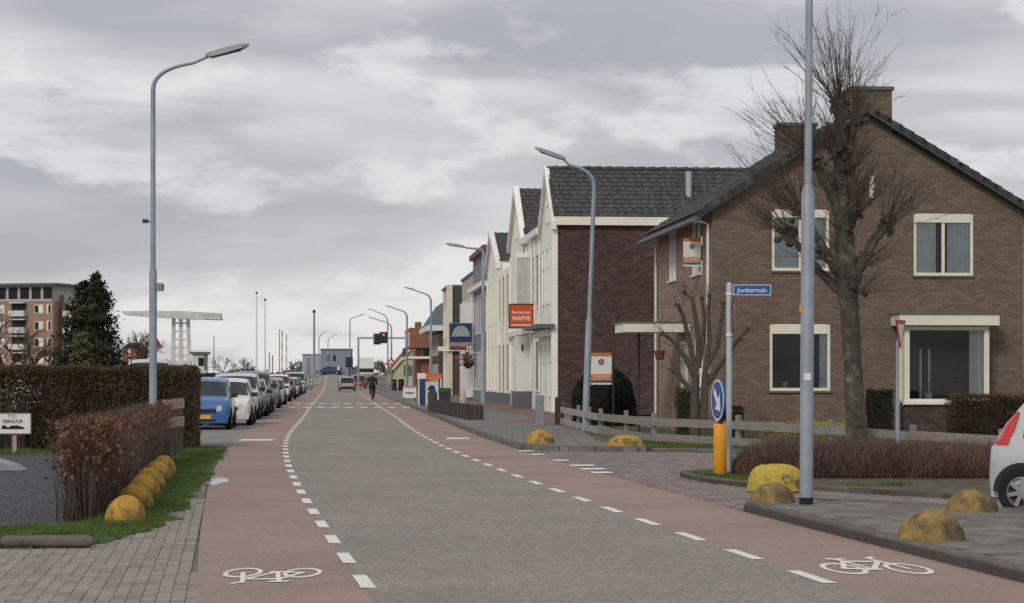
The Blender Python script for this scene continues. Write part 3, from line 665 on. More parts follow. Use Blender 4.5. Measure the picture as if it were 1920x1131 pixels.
# chimneys
def chimney(x0, x1, y0, y1, z0, z1, par):
    c = MB().box(x0, x1, y0, y1, z0, z1-.09).build('chimney', m_mortar, par)
    bricks(lambda a, z, o: (a, y0-o, z), x0, x1, z0, lambda a: z1-.085, [], m_chim, c, bh=.07)
    bricks(lambda a, z, o: (x0-o, y1-a, z), 0, y1-y0, z0, lambda a: z1-.085, [], m_chim, c, bh=.07)
    MB().box(x0-.05, x1+.05, y0-.05, y1+.05, z1-.09, z1).build('chimney_cap', m_lead, c)
a = hf(1598, 1673, 162, 240); chimney(a[0], a[1], .02, .75, 7.55, a[3], rf)
k = (1462-960)/F_PX; ya = 5.0
def loc_at(px, y_): k = (px-960)/F_PX; t = (k*(HY+y_*hc) - (HX-y_*hs))/(hc-k*hs); return t, HY + y_*hc + t*hs
x0, Yc = loc_at(1463, ya); x1, _ = loc_at(1530, ya); chimney(x0, x1, ya, ya+.7, 6.6, gz(230, Yc), rf)
# windows
cm = m_cream
w = window(house, P_g, *wUL, cm, mull=((wUL[0]+wUL[1])/2,), box=.13, curtain=((wUL[0]+.06, wUL[1]-.06),), sillm=m_mortar)
w = window(house, P_g, *wUR, cm, mull=((wUR[0]+wUR[1])/2,), box=.15, curtain=((wUR[0]+.06, wUR[0]+.62), (wUR[1]-.66, wUR[1]-.06)), sillm=m_mortar)
w = window(house, P_g, *wLL, cm, box=.17, curtain=((wLL[1]-.26, wLL[1]-.08),), sillm=m_mortar)
for h in side_w: window(house, P_l, *h, m_white, mull=((h[0]+h[1])/2,), curtain=((h[0]+.06, h[1]-.06),), sillm=m_white, room=False)
window(house, P_l, *gwin, m_white, mull=(1.8,), sillm=m_white)
d_ = MB(); bar(d_, P_l, 3.38, 4.32, .15, 2.47, -.12, -.06); dd = d_.build('door', m_white, house)
f_ = MB()
for a0_, a1_, z0_, z1_ in ((3.3, 3.38, .15, 2.55), (4.32, 4.4, .15, 2.55), (3.38, 4.32, 2.47, 2.55)): bar(f_, P_l, a0_, a1_, z0_, z1_, -.12, .01)
f_.build('door_frame', m_cream, dd)
h_ = MB(); bar(h_, P_l, 3.46, 3.50, 1.0, 1.2, -.06, -.01); h_.build('handle', m_dark, dd)
# flat canopy over the front door, on a thin post
cx0 = -1.78
MB().box(cx0, -.003, 3.0, 4.75, 2.78, 3.02).build('canopy', m_cream, house); MB().box(cx0-.03, -.003, 2.97, 4.78, 3.02, 3.06).build('canopy_roof', m_lead, house)
MB().tube([(cx0+.62, 4.5, 0), (cx0+.62, 4.5, 2.78)], .035, 8).build('canopy_post', m_dark, house)
# square bay window on the gable
B0, B1, BO = 4.82, 7.02, .62
def P_b(a, z, o): return (a, -BO-o, z)
def P_bl(a, z, o): return (B0-o, -BO+a, z)
def P_br(a, z, o): return (B1+o, -a, z)
bay = MB(); bay.box(B0, B1, -BO, -.008, 0, .93); by = bay.build('bay_window', m_mortar_dk, house)
bricks(P_b, B0, B1, 0, lambda a: .93, [], m_brick_dk, by); bricks(P_bl, 0, BO, 0, lambda a: .93, [], m_brick_dk, by)
bf = MB(); zt, zb = 2.86, .93
for a0_, a1_ in ((B0, B0+.13), (B1-.13, B1)): bar(bf, P_b, a0_, a1_, zb, zt, -.13, .0)
bar(bf, P_b, B0+.13, B1-.13, zb, zb+.09, -.13, .0); bar(bf, P_b, B0+.13, B1-.13, zt-.1, zt, -.13, 0)
for P_ in (P_bl, P_br):
    bar(bf, P_, .133 if P_ is P_bl else .0, .22 if P_ is P_bl else .08, zb, zt, -.1, 0)
    bar(bf, P_, .222 if P_ is P_bl else .082, BO-.14 if P_ is P_bl else BO-.135, zb, zb+.08, -.1, 0)
bar(bf, P_bl, BO-.09, BO-.01, zb, zt, -.1, 0)
bf.build('bay_frame', m_cream, by)
q = MB(); q.quad(*[P_b(a, z, -.06) for a, z in ((B0+.13, zb+.09), (B1-.13, zb+.09), (B1-.13, zt-.1), (B0+.13, zt-.1))]); q.build('pane', m_glass, by)
q = MB(); q.quad(*[P_bl(a, z, -.05) for a, z in ((.22, zb+.08), (BO-.09, zb+.08), (BO-.09, zt), (.22, zt))]); q.build('pane', m_glass, by)
q = MB(); q.box(B0-.06, B1+.06, -BO-.07, -BO-.002, zb-.055, zb-.003); q.build('sill', m_white, by)
q = MB(); q.box(B0-.18, B1+.2, -BO-.20, -.01, 2.88, 3.16); q.build('bay_fascia', m_cream, by)
q = MB(); q.box(B0-.22, B1+.24, -BO-.24, -.008, 3.16, 3.20); q.build('bay_roof', m_lead, by)
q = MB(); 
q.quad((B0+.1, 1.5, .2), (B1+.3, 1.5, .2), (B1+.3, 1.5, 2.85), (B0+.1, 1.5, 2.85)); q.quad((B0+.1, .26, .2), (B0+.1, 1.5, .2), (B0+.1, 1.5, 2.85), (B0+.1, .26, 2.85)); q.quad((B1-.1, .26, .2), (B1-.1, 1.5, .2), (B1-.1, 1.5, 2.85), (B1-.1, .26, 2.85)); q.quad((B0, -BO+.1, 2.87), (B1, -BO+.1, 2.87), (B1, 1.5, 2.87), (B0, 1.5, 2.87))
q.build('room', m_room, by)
for c0, c1 in ((B1-.46, B1-.2),):
    q = MB(); pts = [(c0+(c1-c0)*i/9, .02*math.sin(i*1.9)) for i in range(10)]
    for (u0, d0), (u1, d1) in zip(pts[:-1], pts[1:]): q.quad(P_b(u0, zb+.1, -.2+d0), P_b(u1, zb+.1, -.2+d1), P_b(u1, zt-.1, -.2+d1), P_b(u0, zt-.1, -.2+d0))
    q.build('curtain', m_curtain, by, True)
for xx in (5.55, 5.78): MB().box(xx, xx+.05, .5, .55, .9, 2.3).build('interior_upright', m_white, by)
MB().tube([(B1+.12, -.05, 3.0), (B1+.12, -.05, .1)], .035, 8).build('downpipe', m_lead, by, True)
# flower pots on the sills inside
m_pot = M('glazed_pot', (.62, .66, .60), .4, .08)
m_plant = M_foliage('house_plant', [(.02, .05, .015), (.05, .09, .03), (.25, .05, .06)], trans=.1)
hM = Matrix.Translation((HX, HY, 0)) @ Matrix.Rotation(HA, 4, 'Z')
def pot(lx, ly, z, s, label, pm):
    e_ = empty('potted_plant', hM @ Vector((lx, ly, z)), 0, label, 'plant', 'potted plants on the window sills')
    MB().lathe([(.0, 0), (.055*s, 0), (.08*s, .15*s), (.085*s, .16*s), (.07*s, .16*s), (.0, .14*s)], 14).build('pot', pm, e_, True)
    n = 60; c = rng.normal(0, 1, (n, 3))*np.array([.07, .06, .08])*s + np.array([0, 0, .26*s]); V, Fc = leafquads(c, .05*s, .03*s); np_mesh('leaves', V, Fc, m_plant, e_)
def leafquads(c, l, w_, jit=.4, nrm=None, flat=0.):
    n = len(c); a = rng.normal(size=(n, 3)); 
    if nrm is not None: a = a*flat + nrm
    a /= np.linalg.norm(a, axis=1)[:, None]; b = rng.normal(size=(n, 3)); b -= a*(a*b).sum(1)[:, None]; b /= np.linalg.norm(b, axis=1)[:, None]; d = np.cross(a, b)
    s = (1 + jit*rng.uniform(-1, 1, n))[:, None]; B = b*l*s/2; D = d*w_*s/2
    V = np.stack([c-B, c-D*1.0+B*.1, c+B, c+D*1.0+B*.1], 1); return V.reshape(-1, 3), np.arange(4*n).reshape(-1, 4)
for i, (px, lb) in enumerate(((1456, 'leafy plant at the left end of the lower cream window'), (1474, 'plant in a pale pot, second from left in the lower cream window'), (1545, 'plant in the right corner of the lower cream window'))):
    pot(h_front(px)[0], .18, wLL[2]+.08, .95, lb, m_pot if i else m_dark)
pot(h_front(1743, .5)[0], -.4, .95, 1.3, 'plant in a white pot at the left of the bay window', m_pot)
pot(h_front(1795, .5)[0], -.4, .95, 1.3, 'plant in a white pot at the right of the bay window', m_pot)
MB().box(GW+.25, GW+.85, -.3, .3, 0, 1.9).build('tall_bin', m_black).matrix_world = hM
tag(bpy.data.objects['tall_bin'], 'black tall narrow cabinet at the right corner of the brown house', 'cabinet')
bpy.data.objects['tall_bin'].name = 'storage_cabinet'

# ---------------------------------------------------------------- street of facades on the right
U = Vector((-.0877, .9962, 0)); FA = math.atan(.088)
def fpos(t, v=0.): q = Vector((1.74, 82, 0)) + U*t + Vector((.9962, .0877, 0))*v; return (q.x, q.y, .0)
def P_side(a, z, o): return (a, -o, z)                # wall facing the camera, local x = away from the road
def P_face(off=0.):
    return lambda a, z, o: (off - o, a, z)              # wall facing the road, a runs along the street
def simple_win(parent, P, a0, a1, z0, z1, fm=m_white, mull=(), trans=(), pane=m_glassdark, fr=.09): return window(parent, P, a0, a1, z0, z1, fm, mull=mull, trans=trans, pane=pane, fr=fr, rec=.03, room=False)
def shell(parent, w, dep, h, fm, sm, name_f='front_wall', name_s='side_wall'):
    m1 = MB(); m1.quad((0, 0, 0), (0, 0, h), (0, w, h), (0, w, 0)); m1.build(name_f, fm, parent)
    m2 = MB(); m2.quad((0, 0, 0), (dep, 0, 0), (dep, 0, h), (0, 0, h)); m2.quad((0, w, 0), (0, w, h), (dep, w, h), (dep, w, 0)); m2.quad((dep, 0, 0), (dep, w, 0), (dep, w, h), (dep, 0, h)); m2.quad((0, 0, h), (dep, 0, h), (dep, w, h), (0, w, h)); m2.build(name_s, sm, parent)
# A: white gabled corner house with dark brick side
A = empty('corner_house', fpos(0), FA, 'white gabled house with dark brick side wall and tiled roof', 'house')
AW, AD, AE, AR = 5.3, 10.5, 7.95, 10.3
mA = MB(); mA.poly([(0, 0, 0), (0, 0, AE), (0, AW/2, AR), (0, AW, AE), (0, AW, 0)]); mA.build('front_wall', m_whitewall, A)
mA = MB(); mA.quad((0, 0, 0), (AD, 0, 0), (AD, 0, AE), (0, 0, AE)); mA.quad((AD, 0, 0), (AD, AW, 0), (AD, AW, AE), (AD, 0, AE)); mA.quad((0, AW, 0), (0, AW, AE), (AD, AW, AE), (AD, AW, 0)); mA.build('side_wall', m_mortar_dk, A)
bricks(P_side, .12, AD, 0, lambda a: AE-.15, [], m_brick_dk, A, bw=.225, bh=.075)
MB().box(-.14, .12, -.06, .10, 0, AE).build('corner_pilaster', m_whitewall, A)
MB().box(.0, AD+.1, -.22, -.012, AE-.2, AE+.14).build('cornice', m_cream, A)
rA = MB(); hip = 1.9
rA.poly([(-.05, -.2, AE+.14), (AD, -.2, AE+.14), (AD-hip, AW/2, AR), (-.05, AW/2, AR)]); rA.poly([(AD, AW, AE), (-.05, AW, AE), (-.05, AW/2, AR), (AD-hip, AW/2, AR)]); rA.poly([(AD, -.2, AE+.14), (AD, AW, AE), (AD-hip, AW/2, AR)])
rA = rA.build('roof', m_rooftile, A)
rs = Vector((0, AW/2+.2, AR-AE-.14)); ln = rs.length; rs.normalize()
pan_tiles(rA, (-.05, -.2, AE+.14), (1, 0, 0), rs, 30, 11, .345, ln/11, m_rooftile, lim=300, keep=lambda u, v: u < AD - hip*v/ln)
rd = MB()
for i in range(19): rd.tube([(i*.46-.05, AW/2, AR+.02), (i*.46+.44, AW/2, AR+.045)], [.10, .12], 8)
rd.build('ridge_tiles', m_rooftile, rA)
for s_, e_ in ((0, 0), (1, 1)):
    y0, y1 = (-.25, AW/2) if not s_ else (AW+.2, AW/2)
    z0 = AE-.0
    v_ = MB(); v_.extr([(-.16, y0, z0-.05), (-.16, y1, AR+.12), (-.16, y1, AR-.22), (-.16, y0, z0-.38)], (.2, 0, 0)); v_.build('verge_board', m_whitewall, A)
Pf = P_face(0)
for (a0, a1, z0, z1) in ((.7, 1.7, 4.6, 7.0), (2.2, 3.2, 4.6, 7.0), (3.7, 4.7, 4.6, 7.0), (2.1, 3.2, 8.0, 9.2), (.6, 2.2, .7, 3.0), (3.4, 4.9, .7, 3.0)): simple_win(A, P_face(-.035), a0, a1, z0, z1, trans=(z0+(z1-z0)*.65,))
d_ = MB(); bar(d_, Pf, 2.4, 3.2, .1, 2.6, .005, .05); d_.build('door', m_white, A)
MB().box(-.75, -.02, -.25, 5.4, 3.55, 3.72).build('shop_canopy', m_lead, A); MB().box(-.35, -.003, .1, 5.2, 3.25, 3.53).build('shop_fascia', m_cream, A)
MB().tube([(5.72, 1.1, AE+1.0), (5.72, 1.1, AE+2.15)], .13, 10).build('flue', m_polelt, rA, True)
# B: white house with flat-roofed front part, bay and a steep gable
Bh = empty('white_house', fpos(5.31), FA, 'white rendered house with steep dark roof and boxed bay above the door', 'house')
shell(Bh, 8.1, 8, 7.75, m_whitewall, m_whitewall)
MB().box(-.22, 8, .0, 8.1, 7.76, 8.05).build('cornice', m_white, Bh)
gB = MB(); gB.poly([(-.02, 8.1, 0), (-.02, 8.1, 8.3), (-.02, 11.6, 10.75), (-.02, 15.2, 8.4), (-.02, 15.2, 0)]); gB.quad((-.02, 8.1, 0), (8, 8.1, 0), (8, 8.1, 8.3), (-.02, 8.1, 8.3)); gB.quad((0, 15.2, 0), (0, 15.2, 8.4), (8, 15.2, 8.4), (8, 15.2, 0)); gB.build('gable_wall', m_whitewall, Bh)
rB = MB(); rB.poly([(0, 8.0, 8.3), (7, 8.0, 8.3), (7, 11.6, 10.8), (0, 11.6, 10.8)]); rB.poly([(0, 15.3, 8.4), (0, 11.6, 10.8), (7, 11.6, 10.8), (7, 15.3, 8.4)]); rB = rB.build('roof', m_rooftile, Bh)
rs = Vector((0, 3.6, 2.5)); ln = rs.length; rs.normalize(); pan_tiles(rB, (0.1, 8.0, 8.3), (1, 0, 0), rs, 12, 12, .345, ln/12, m_rooftile, lim=150)
for y0, y1 in ((7.9, 11.6), (15.35, 11.6)):
    v_ = MB(); v_.extr([(-.2, y0, 8.2), (-.2, y1, 10.95), (-.2, y1, 10.55), (-.2, y0, 7.85)], (.28, 0, 0)); v_.build('verge_board', m_whitewall, Bh)
MB().box(-.75, -.003, 4.2, 6.2, 4.3, 7.2).build('bay_box', m_whitewall, Bh)
bx_ = MB(); bx_.box(-.70, -.05, 4.12, 4.2, 4.45, 7.0); bx_.build('bay_boarding', M('grey_boards', (.50, .50, .47), .8, .1, 3), Bh)
MB().extr([(-.75, 4.2, 4.28), (-.75, 6.2, 4.28), (-.02, 6.2, 3.8), (-.02, 4.2, 3.8)], (0, 0, -.06)).build('bay_corbel', m_lead, Bh)
MB().box(-.70, -.003, 4.4, 5.6, .9, 3.4).build('porch', m_white, Bh)
MB().box(-.80, -.003, 4.2, 5.8, 0, .9).build('stone_plinth', m_lead, Bh)
q = MB(); q.box(-.45, -.38, 4.37, 4.4, 2.75, 3.05); q.build('porch_number_plate', m_black, Bh)
for (a0, a1, z0, z1) in ((.8, 2.2, .9, 3.2), (.8, 1.9, 4.6, 7.0), (2.6, 3.6, 4.6, 7.0), (6.7, 7.7, 4.6, 7.0), (6.6, 7.8, .9, 3.2), (8.9, 10.1, .8, 3.3), (10.8, 12.0, .8, 3.3), (12.8, 14.4, .8, 3.3), (9, 10, 4.8, 7.2), (11.1, 12.1, 4.8, 7.2), (13.2, 14.2, 4.8, 7.2), (11.1, 12.1, 8.3, 9.5)): simple_win(Bh, P_face(-.055), a0, a1, z0, z1)
for a0 in (.3, 2.35, 3.95, 6.35, 8.0, 10.35, 12.3, 14.85): q = MB(); bar(q, P_face(-.02), a0, a0+.2, .9, 7.6, .002, .06); q.build('pilaster', m_whitewall, Bh)
q = MB(); bar(q, P_face(-.02), 0, 15.2, 3.55, 3.8, .062, .18); q.build('string_course', m_white, Bh)
# C: cream gabled house
Ch = empty('cream_house', fpos(20.6), FA, 'cream house with dark gable roof beside the grey fronted house', 'house')
shell(Ch, 7.5, 8, 7.2, m_whitewall, m_whitewall)
gC = MB(); gC.poly([(-.02, 7.5, 0), (-.02, 7.5, 7.9), (-.02, 12.1, 9.7), (-.02, 15.6, 7.9), (-.02, 15.6, 0)]); gC.quad((-.02, 7.5, 0), (8, 7.5, 0), (8, 7.5, 7.9), (-.02, 7.5, 7.9)); gC.build('gable_wall', m_whitewall, Ch)
rC = MB(); rC.poly([(0, 7.4, 7.9), (7, 7.4, 7.9), (7, 12.1, 9.75), (0, 12.1, 9.75)]); rC.poly([(0, 15.7, 7.9), (0, 12.1, 9.75), (7, 12.1, 9.75), (7, 15.7, 7.9)]); rC = rC.build('roof', m_rooftile, Ch)
rs = Vector((0, 4.7, 1.85)); ln = rs.length; rs.normalize(); pan_tiles(rC, (.1, 7.4, 7.9), (1, 0, 0), rs, 9, 13, .36, ln/13, m_rooftile, lim=100)
for y0, y1 in ((7.3, 12.1), (15.75, 12.1)):
    v_ = MB(); v_.extr([(-.2, y0, 7.85), (-.2, y1, 9.9), (-.2, y1, 9.5), (-.2, y0, 7.5)], (.28, 0, 0)); v_.build('verge_board', m_white, Ch)
for i in range(6):
    a0 = .6 + i*2.5
    simple_win(Ch, P_face(-.055), a0, a0+1.3, .75, 3.3); simple_win(Ch, P_face(-.055), a0, a0+1.2, 4.5, 6.9)
for i in range(7): q = MB(); bar(q, P_face(-.02), .1+i*2.5, .3+i*2.5, .6, 7.0, .002, .08); q.build('pilaster', m_cream, Ch)
MB().box(-.12, -.021, 0, 15.6, 0, .7).build('plinth', m_lead, Ch)
# D: grey-blue fronted house with red cornice
m_dgrey = M('grey_blue_front', (.20, .215, .235), .8, .12, 1.5); m_dside = M('black_boarding', (.035, .036, .042), .8, .2, 3)
Dh = empty('grey_house', fpos(36.4, -.02), FA, 'grey fronted house with red cornice and dark side', 'house')
shell(Dh, 12, 8, 9.0, m_dgrey, m_dside)
MB().box(-.25, 1.0, -.1, 12.1, 9.01, 9.32).build('cornice', M('red_cornice', (.20, .055, .06), .7, .15), Dh)
MB().box(-.35, .9, -.12, 12.1, 6.9, 7.2).build('white_band', m_white, Dh)
MB().box(-.1, 1.0, -.06, -.01, 7.25, 8.8).build('side_panel', m_dgrey, Dh)
for i in range(4): simple_win(Dh, P_face(-.035), .7+i*2.9, 2.3+i*2.9, 4.2, 6.6); simple_win(Dh, P_face(-.035), .7+i*2.9, 2.5+i*2.9, .7, 3.1)
# E1: beige house; E2: low shop; E3: cream and slate
Eh = empty('beige_house', fpos(48.6, .1), FA, 'beige plastered house behind the round blue hanging sign', 'house'); m_beige = M('beige_plaster', (.48, .42, .37), .85, .1, 1.5)
shell(Eh, 13, 7, 8.3, m_beige, m_beige)
for i in range(4): simple_win(Eh, P_face(-.035), .8+i*3.1, 2.4+i*3.1, 4.4, 6.8); simple_win(Eh, P_face(-.035), .6+i*3.1, 2.6+i*3.1, .6, 3.0)
MB().box(-.7, -.003, 1.2, 4.2, .2, 6.4).build('projecting_bay', m_white, Eh)
MB().box(-.1, 7, -.1, 13.1, 8.31, 8.45).build('roof', m_lead, Eh)
Sh = empty('low_shop', fpos(62, 1.4), FA, 'low white shop set back between the beige and cream houses', 'shop'); shell(Sh, 13, 6, 4.2, m_white, m_brick_dk)
for i in range(3): simple_win(Sh, P_face(-.035), .8+i*4, 3.6+i*4, .5, 2.8)
MB().box(-.5, 6, -.1, 13.1, 4.21, 4.4).build('roof', m_lead, Sh); MB().box(-1.1, -.003, 1, 12, 2.95, 3.1).build('shop_awning', M('red_awning', (.42, .05, .04), .8, .1), Sh)
Fh = empty('slate_house', fpos(76), FA, 'tall house with cream front and dark slate side wall', 'house')
gF = MB(); gF.quad((0, 0, 0), (0, 0, 8.6), (0, 9, 8.6), (0, 9, 0)); gF.build('front_wall', M('cream_render', (.62, .57, .43), .8, .08, 1), Fh)
gF = MB(); gF.quad((.05, -.002, 3.6), (7, -.002, 3.6), (7, -.002, 8.6), (.05, -.002, 8.6)); gF.quad((.0, 9, 0), (0, 9, 8.6), (7, 9, 8.6), (7, 9, 0)); gF.build('slate_side', M('slate_dark', (.05, .05, .052), .7, .3, 3, isl=.2), Fh)
gF = MB(); gF.quad((.05, 0, 0), (7, 0, 0), (7, 0, 3.6), (.05, 0, 3.6)); gF.build('side_wall', m_brick_dk, Fh)
MB().box(-.2, .25, -.15, .3, 0, 8.75).build('corner_pilaster', M('cream_trim', (.66, .61, .47), .7, .06), Fh); MB().box(-.15, 7, .05, 9, 8.61, 8.75).build('roof', m_lead, Fh)
MB().box(-.9, .9, -.35, -.16, 3.55, 3.9).build('shop_fascia', m_cream, Fh)
for i in range(3): simple_win(Fh, P_face(-.035), .9+i*2.8, 2.3+i*2.8, 4.6, 7); simple_win(Fh, P_face(-.035), .9+i*2.8, 2.6+i*2.8, .6, 3)
# G: brick house with blue-grey roof and white fascia
Gh = empty('blue_roof_house', fpos(92), FA, 'brick house with blue grey hipped roof and white fascia', 'house'); shell(Gh, 16, 9, 5.5, m_brick_dk, m_brick_dk)
MB().box(-1.0, 9, -.4, 16.2, 5.51, 5.95).build('fascia', m_white, Gh)
gG = MB(); gG.poly([(-.9, -.3, 5.96), (9, -.3, 5.96), (9, 2.6, 8.0), (.4, 2.6, 8.0)]); gG.poly([(-.9, 16, 5.96), (-.9, -.3, 5.96), (.4, 2.6, 8.0), (.4, 14, 8.0)]); gG.poly([(.4, 2.6, 8.0), (9, 2.6, 8.0), (9, 14, 8.0), (.4, 14, 8.0)]); gG.build('roof', m_slate, Gh)
for i in range(4): simple_win(Gh, P_face(-.035), 1+i*3.8, 3+i*3.8, 3.4, 5.2); simple_win(Gh, P_face(-.035), 1+i*3.8, 3+i*3.8, .7, 2.6)
# H: red-brown brick block with balcony
Ih = empty('balcony_block', fpos(119, -.3), FA, 'red brown brick block with a balcony and flat roof', 'building'); m_rb = M('red_brick_far', (.26, .11, .07), .85, .2, 2)
shell(Ih, 22, 9, 4.4, m_rb, m_rb); MB().box(-1.2, 5, -.3, 14, 4.41, 6.4).build('upper_storey', m_rb, Ih)
MB().box(-1.5, 6, -.6, 14.4, 3.3, 3.55).build('balcony_slab', m_cream, Ih)
for k in range(9): MB().box(-1.48, -1.43, -.5+k*1.7, -.42+k*1.7, 3.56, 4.5).build('baluster', m_dark, Ih)
simple_win(Ih, P_side, .4, 2.6, 4.55, 6.1) if False else None
q = MB(); bar(q, lambda a, z, o: (a, -.3-o, z), .1, 2.2, 3.6, 4.35, .005, .02); q.build('side_window', m_glassdark, Ih)
for i in range(4): simple_win(Ih, P_face(-1.235), .6+i*3.4, 2.6+i*3.4, 4.6, 6.0, fr=.07)
# I: yellow gable house
Yh = empty('yellow_house', (gx(738, 240), 240, 0), FA, 'low pale yellow house with sloping white verge at the street end', 'house'); m_yel = M('pale_yellow', (.50, .45, .27), .85, .1, 1)
gY = MB(); gY.poly([(0, 0, 0), (8, 0, 0), (8, 0, 2.4), (4, 0, 6.9), (0, 0, 2.4)]); gY.quad((0, 0, 0), (0, 0, 2.4), (0, 25, 2.4), (0, 25, 0)); gY.build('wall', m_yel, Yh)
gY = MB(); gY.extr([(-.3, -.3, 2.05), (4, -.3, 7.0), (8.3, -.3, 2.05), (8.3, -.3, 2.3), (4, -.3, 7.25), (-.3, -.3, 2.3)], (0, 25, 0)); gY.build('roof', M('red_tile_far', (.24, .09, .06), .85, .2, 2), Yh)
gY = MB(); gY.extr([(-.35, -.36, 2.0), (4, -.36, 7.0), (4, -.36, 7.3), (-.35, -.36, 2.3)], (0, .055, 0)); gY.build('verge_board', m_cream, Yh)
q = MB(); bar(q, lambda a, z, o: (a, -o, z), 1.2, 2.2, 1.6, 2.9, .005, .03); q.build('window', m_slate, Yh)
MB().box(2.8, 3.6, 6, 6.8, 5.0, 8.2).build('chimney', m_chim, Yh)
# ================================================================ VEGETATION
def sticks(base, dirs, ln, w, bend=.0):
    """thin tapering twigs: base (n,3), dirs (n,3) unit; each a two-piece bent sliver"""
    n = len(base); s = rng.normal(size=(n, 3)); s -= dirs*(s*dirs).sum(1)[:, None]; s /= np.linalg.norm(s, axis=1)[:, None]; w = np.broadcast_to(w, (n,))[:, None]/2; ln = np.broadcast_to(ln, (n,))[:, None]
    mid = base + dirs*ln*.5 + rng.normal(size=(n, 3))*ln*bend; tip = base + dirs*ln + rng.normal(size=(n, 3))*ln*bend*1.5
    V = np.stack([base-s*w, base+s*w, mid+s*w*.7, mid-s*w*.7, tip+s*w*.25, tip-s*w*.25], 1).reshape(-1, 3)
    i = np.arange(n)[:, None]*6; Fc = np.concatenate([i + np.array([[0, 1, 2, 3]]), i + np.array([[3, 2, 4, 5]])]); return V, Fc
def unit(a): return a/np.linalg.norm(a, axis=1)[:, None]
def path_pts(path, t):
    P = np.array(path, float); d = np.r_[0, np.cumsum(np.linalg.norm(np.diff(P, axis=0), axis=1))]; s = t*d[-1]
    return np.stack([np.interp(s, d, P[:, k]) for k in range(P.shape[1])], 1)

def box_hedge(name, label, cx, cy, lx, ly, h, rz, mat, n, ls=.045, core=m_core, round_=.12, top_noise=.03, cat='hedge', group=None, twig=None, ntw=0, z0=.0, corek=.8):
    """clipped hedge: dark woody core, leaves crowded into the outer layer"""
    root = empty(name, (cx, cy, z0), rz, label, cat, group)
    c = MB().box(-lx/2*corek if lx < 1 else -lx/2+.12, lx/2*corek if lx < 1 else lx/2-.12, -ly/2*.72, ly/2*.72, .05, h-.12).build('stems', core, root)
    u = rng.uniform(-1, 1, (n, 3)); ax = rng.choice(3, n, p=np.array([ly*h, lx*h, lx*ly])/(ly*h+lx*h+lx*ly)); sg = np.where(rng.random(n) < .5, -1, 1)
    sg = np.where(ax == 2, 1, sg); sg = np.where((ax == 1) & (rng.random(n) < .75), -1, sg)
    dep = rng.exponential(.07, n)
    u[np.arange(n), ax] = sg
    p = u*np.array([lx/2, ly/2, h/2]) + np.array([0, 0, h/2])
    half = np.array([lx/2, ly/2, h/2])
    for k in range(3): m_ = ax == k; p[m_, k] -= sg[m_]*dep[m_]
    bump = top_noise*(np.sin(p[:, 0]*5.1+p[:, 2]*3) + np.sin(p[:, 0]*11.3+p[:, 1]*7) + np.sin(p[:, 2]*9+p[:, 0]*2.))
    for k in range(3): m_ = ax == k; p[m_, k] += sg[m_]*bump[m_]
    # soften the box corners
    q = (p - np.array([0, 0, h/2]))/half; r4 = (np.abs(q)**26).sum(1)**(1/26); p = np.array([0, 0, h/2]) + (q/np.maximum(1, r4)[:, None])*half
    p += rng.normal(0, .018, p.shape); p[:, 2] = np.maximum(p[:, 2], .02)
    V, Fc = leafquads(p, ls, ls*.62); o = np_mesh('leaves', V, Fc, mat, root); o['kind'] = 'stuff'
    if ntw:
        b = np.stack([rng.uniform(-lx/2, lx/2, ntw), rng.choice([-1, 1], ntw)*ly/2*rng.uniform(.6, 1, ntw), rng.uniform(0, h*.75, ntw)], 1); d = unit(np.stack([rng.normal(0, .35, ntw), rng.normal(0, .3, ntw), np.ones(ntw)], 1))
        V, Fc = sticks(b, d, rng.uniform(.2, .5, ntw), .008, .05); V[:, 2] = np.minimum(V[:, 2], h+.08); o = np_mesh('twigs', V, Fc, twig, root); o['kind'] = 'stuff'
    return root
# tall dark hedge across the left
HGX0, HGX1 = -13.2, -6.98
tall_h = box_hedge('tall_hedge', 'tall dark clipped hedge behind the gravel yard', (HGX0+HGX1)/2, 44.6, HGX1-HGX0, 2.6, 1.80, R(9), m_hedge, 64000, .05, ntw=6000, twig=m_beechtwig, top_noise=.022)
# lopsided brown beech hedge by the yellow domes
path = [(-4.72, 22.0), (-5.35, 27), (-5.95, 32), (-6.55, 37.2)]
bh = empty('beech_hedge', (-5.6, 29.5, .02), 0, 'brown leafy beech hedge beside the row of yellow domes', 'hedge'); off = np.array([-5.6, 29.5, .02])
n = 5200; t = rng.random(n)**1.2; c = path_pts(path, t); b = np.stack([c[:, 0]+rng.normal(0, .11, n), c[:, 1], np.zeros(n)], 1); d = unit(np.stack([rng.normal(0, .12, n), rng.normal(0, .14, n), np.ones(n)], 1))
V, Fc = sticks(b-off, d, rng.uniform(.35, 1.0, n), .011, .035); o = np_mesh('stems', V, Fc, m_beechtwig, bh); o['kind'] = 'stuff'
mb = MB()
for k in range(46):
    q = path_pts(path, np.array([rng.random()]))[0]; x, y_ = q[0]+rng.normal(0, .06)-off[0], q[1]-off[1]
    mb.tube([(x, y_, 0), (x+rng.normal(0, .03), y_+rng.normal(0, .05), .4), (x+rng.normal(0, .08), y_+rng.normal(0, .1), .9)], [.018, .013, .005], 5)
mb.build('main_stems', m_bark2, bh)
n = 9000; t = rng.random(n)**1.15; c = path_pts(path, t); z = .28 + .8*rng.random(n)**.75; side_ = rng.normal(0, .17, n); b = np.stack([c[:, 0]+side_, c[:, 1]+rng.normal(0, .05, n), z], 1)
d = unit(np.stack([np.sign(side_)*rng.random(n), rng.normal(0, .6, n), rng.uniform(.1, 1.2, n)], 1)); V, Fc = sticks(b-off, d, rng.uniform(.06, .22, n), .006, .06); V[:, 2] = np.minimum(V[:, 2], 1.12); o = np_mesh('twigs', V, Fc, m_beechtwig, bh); o['kind'] = 'stuff'
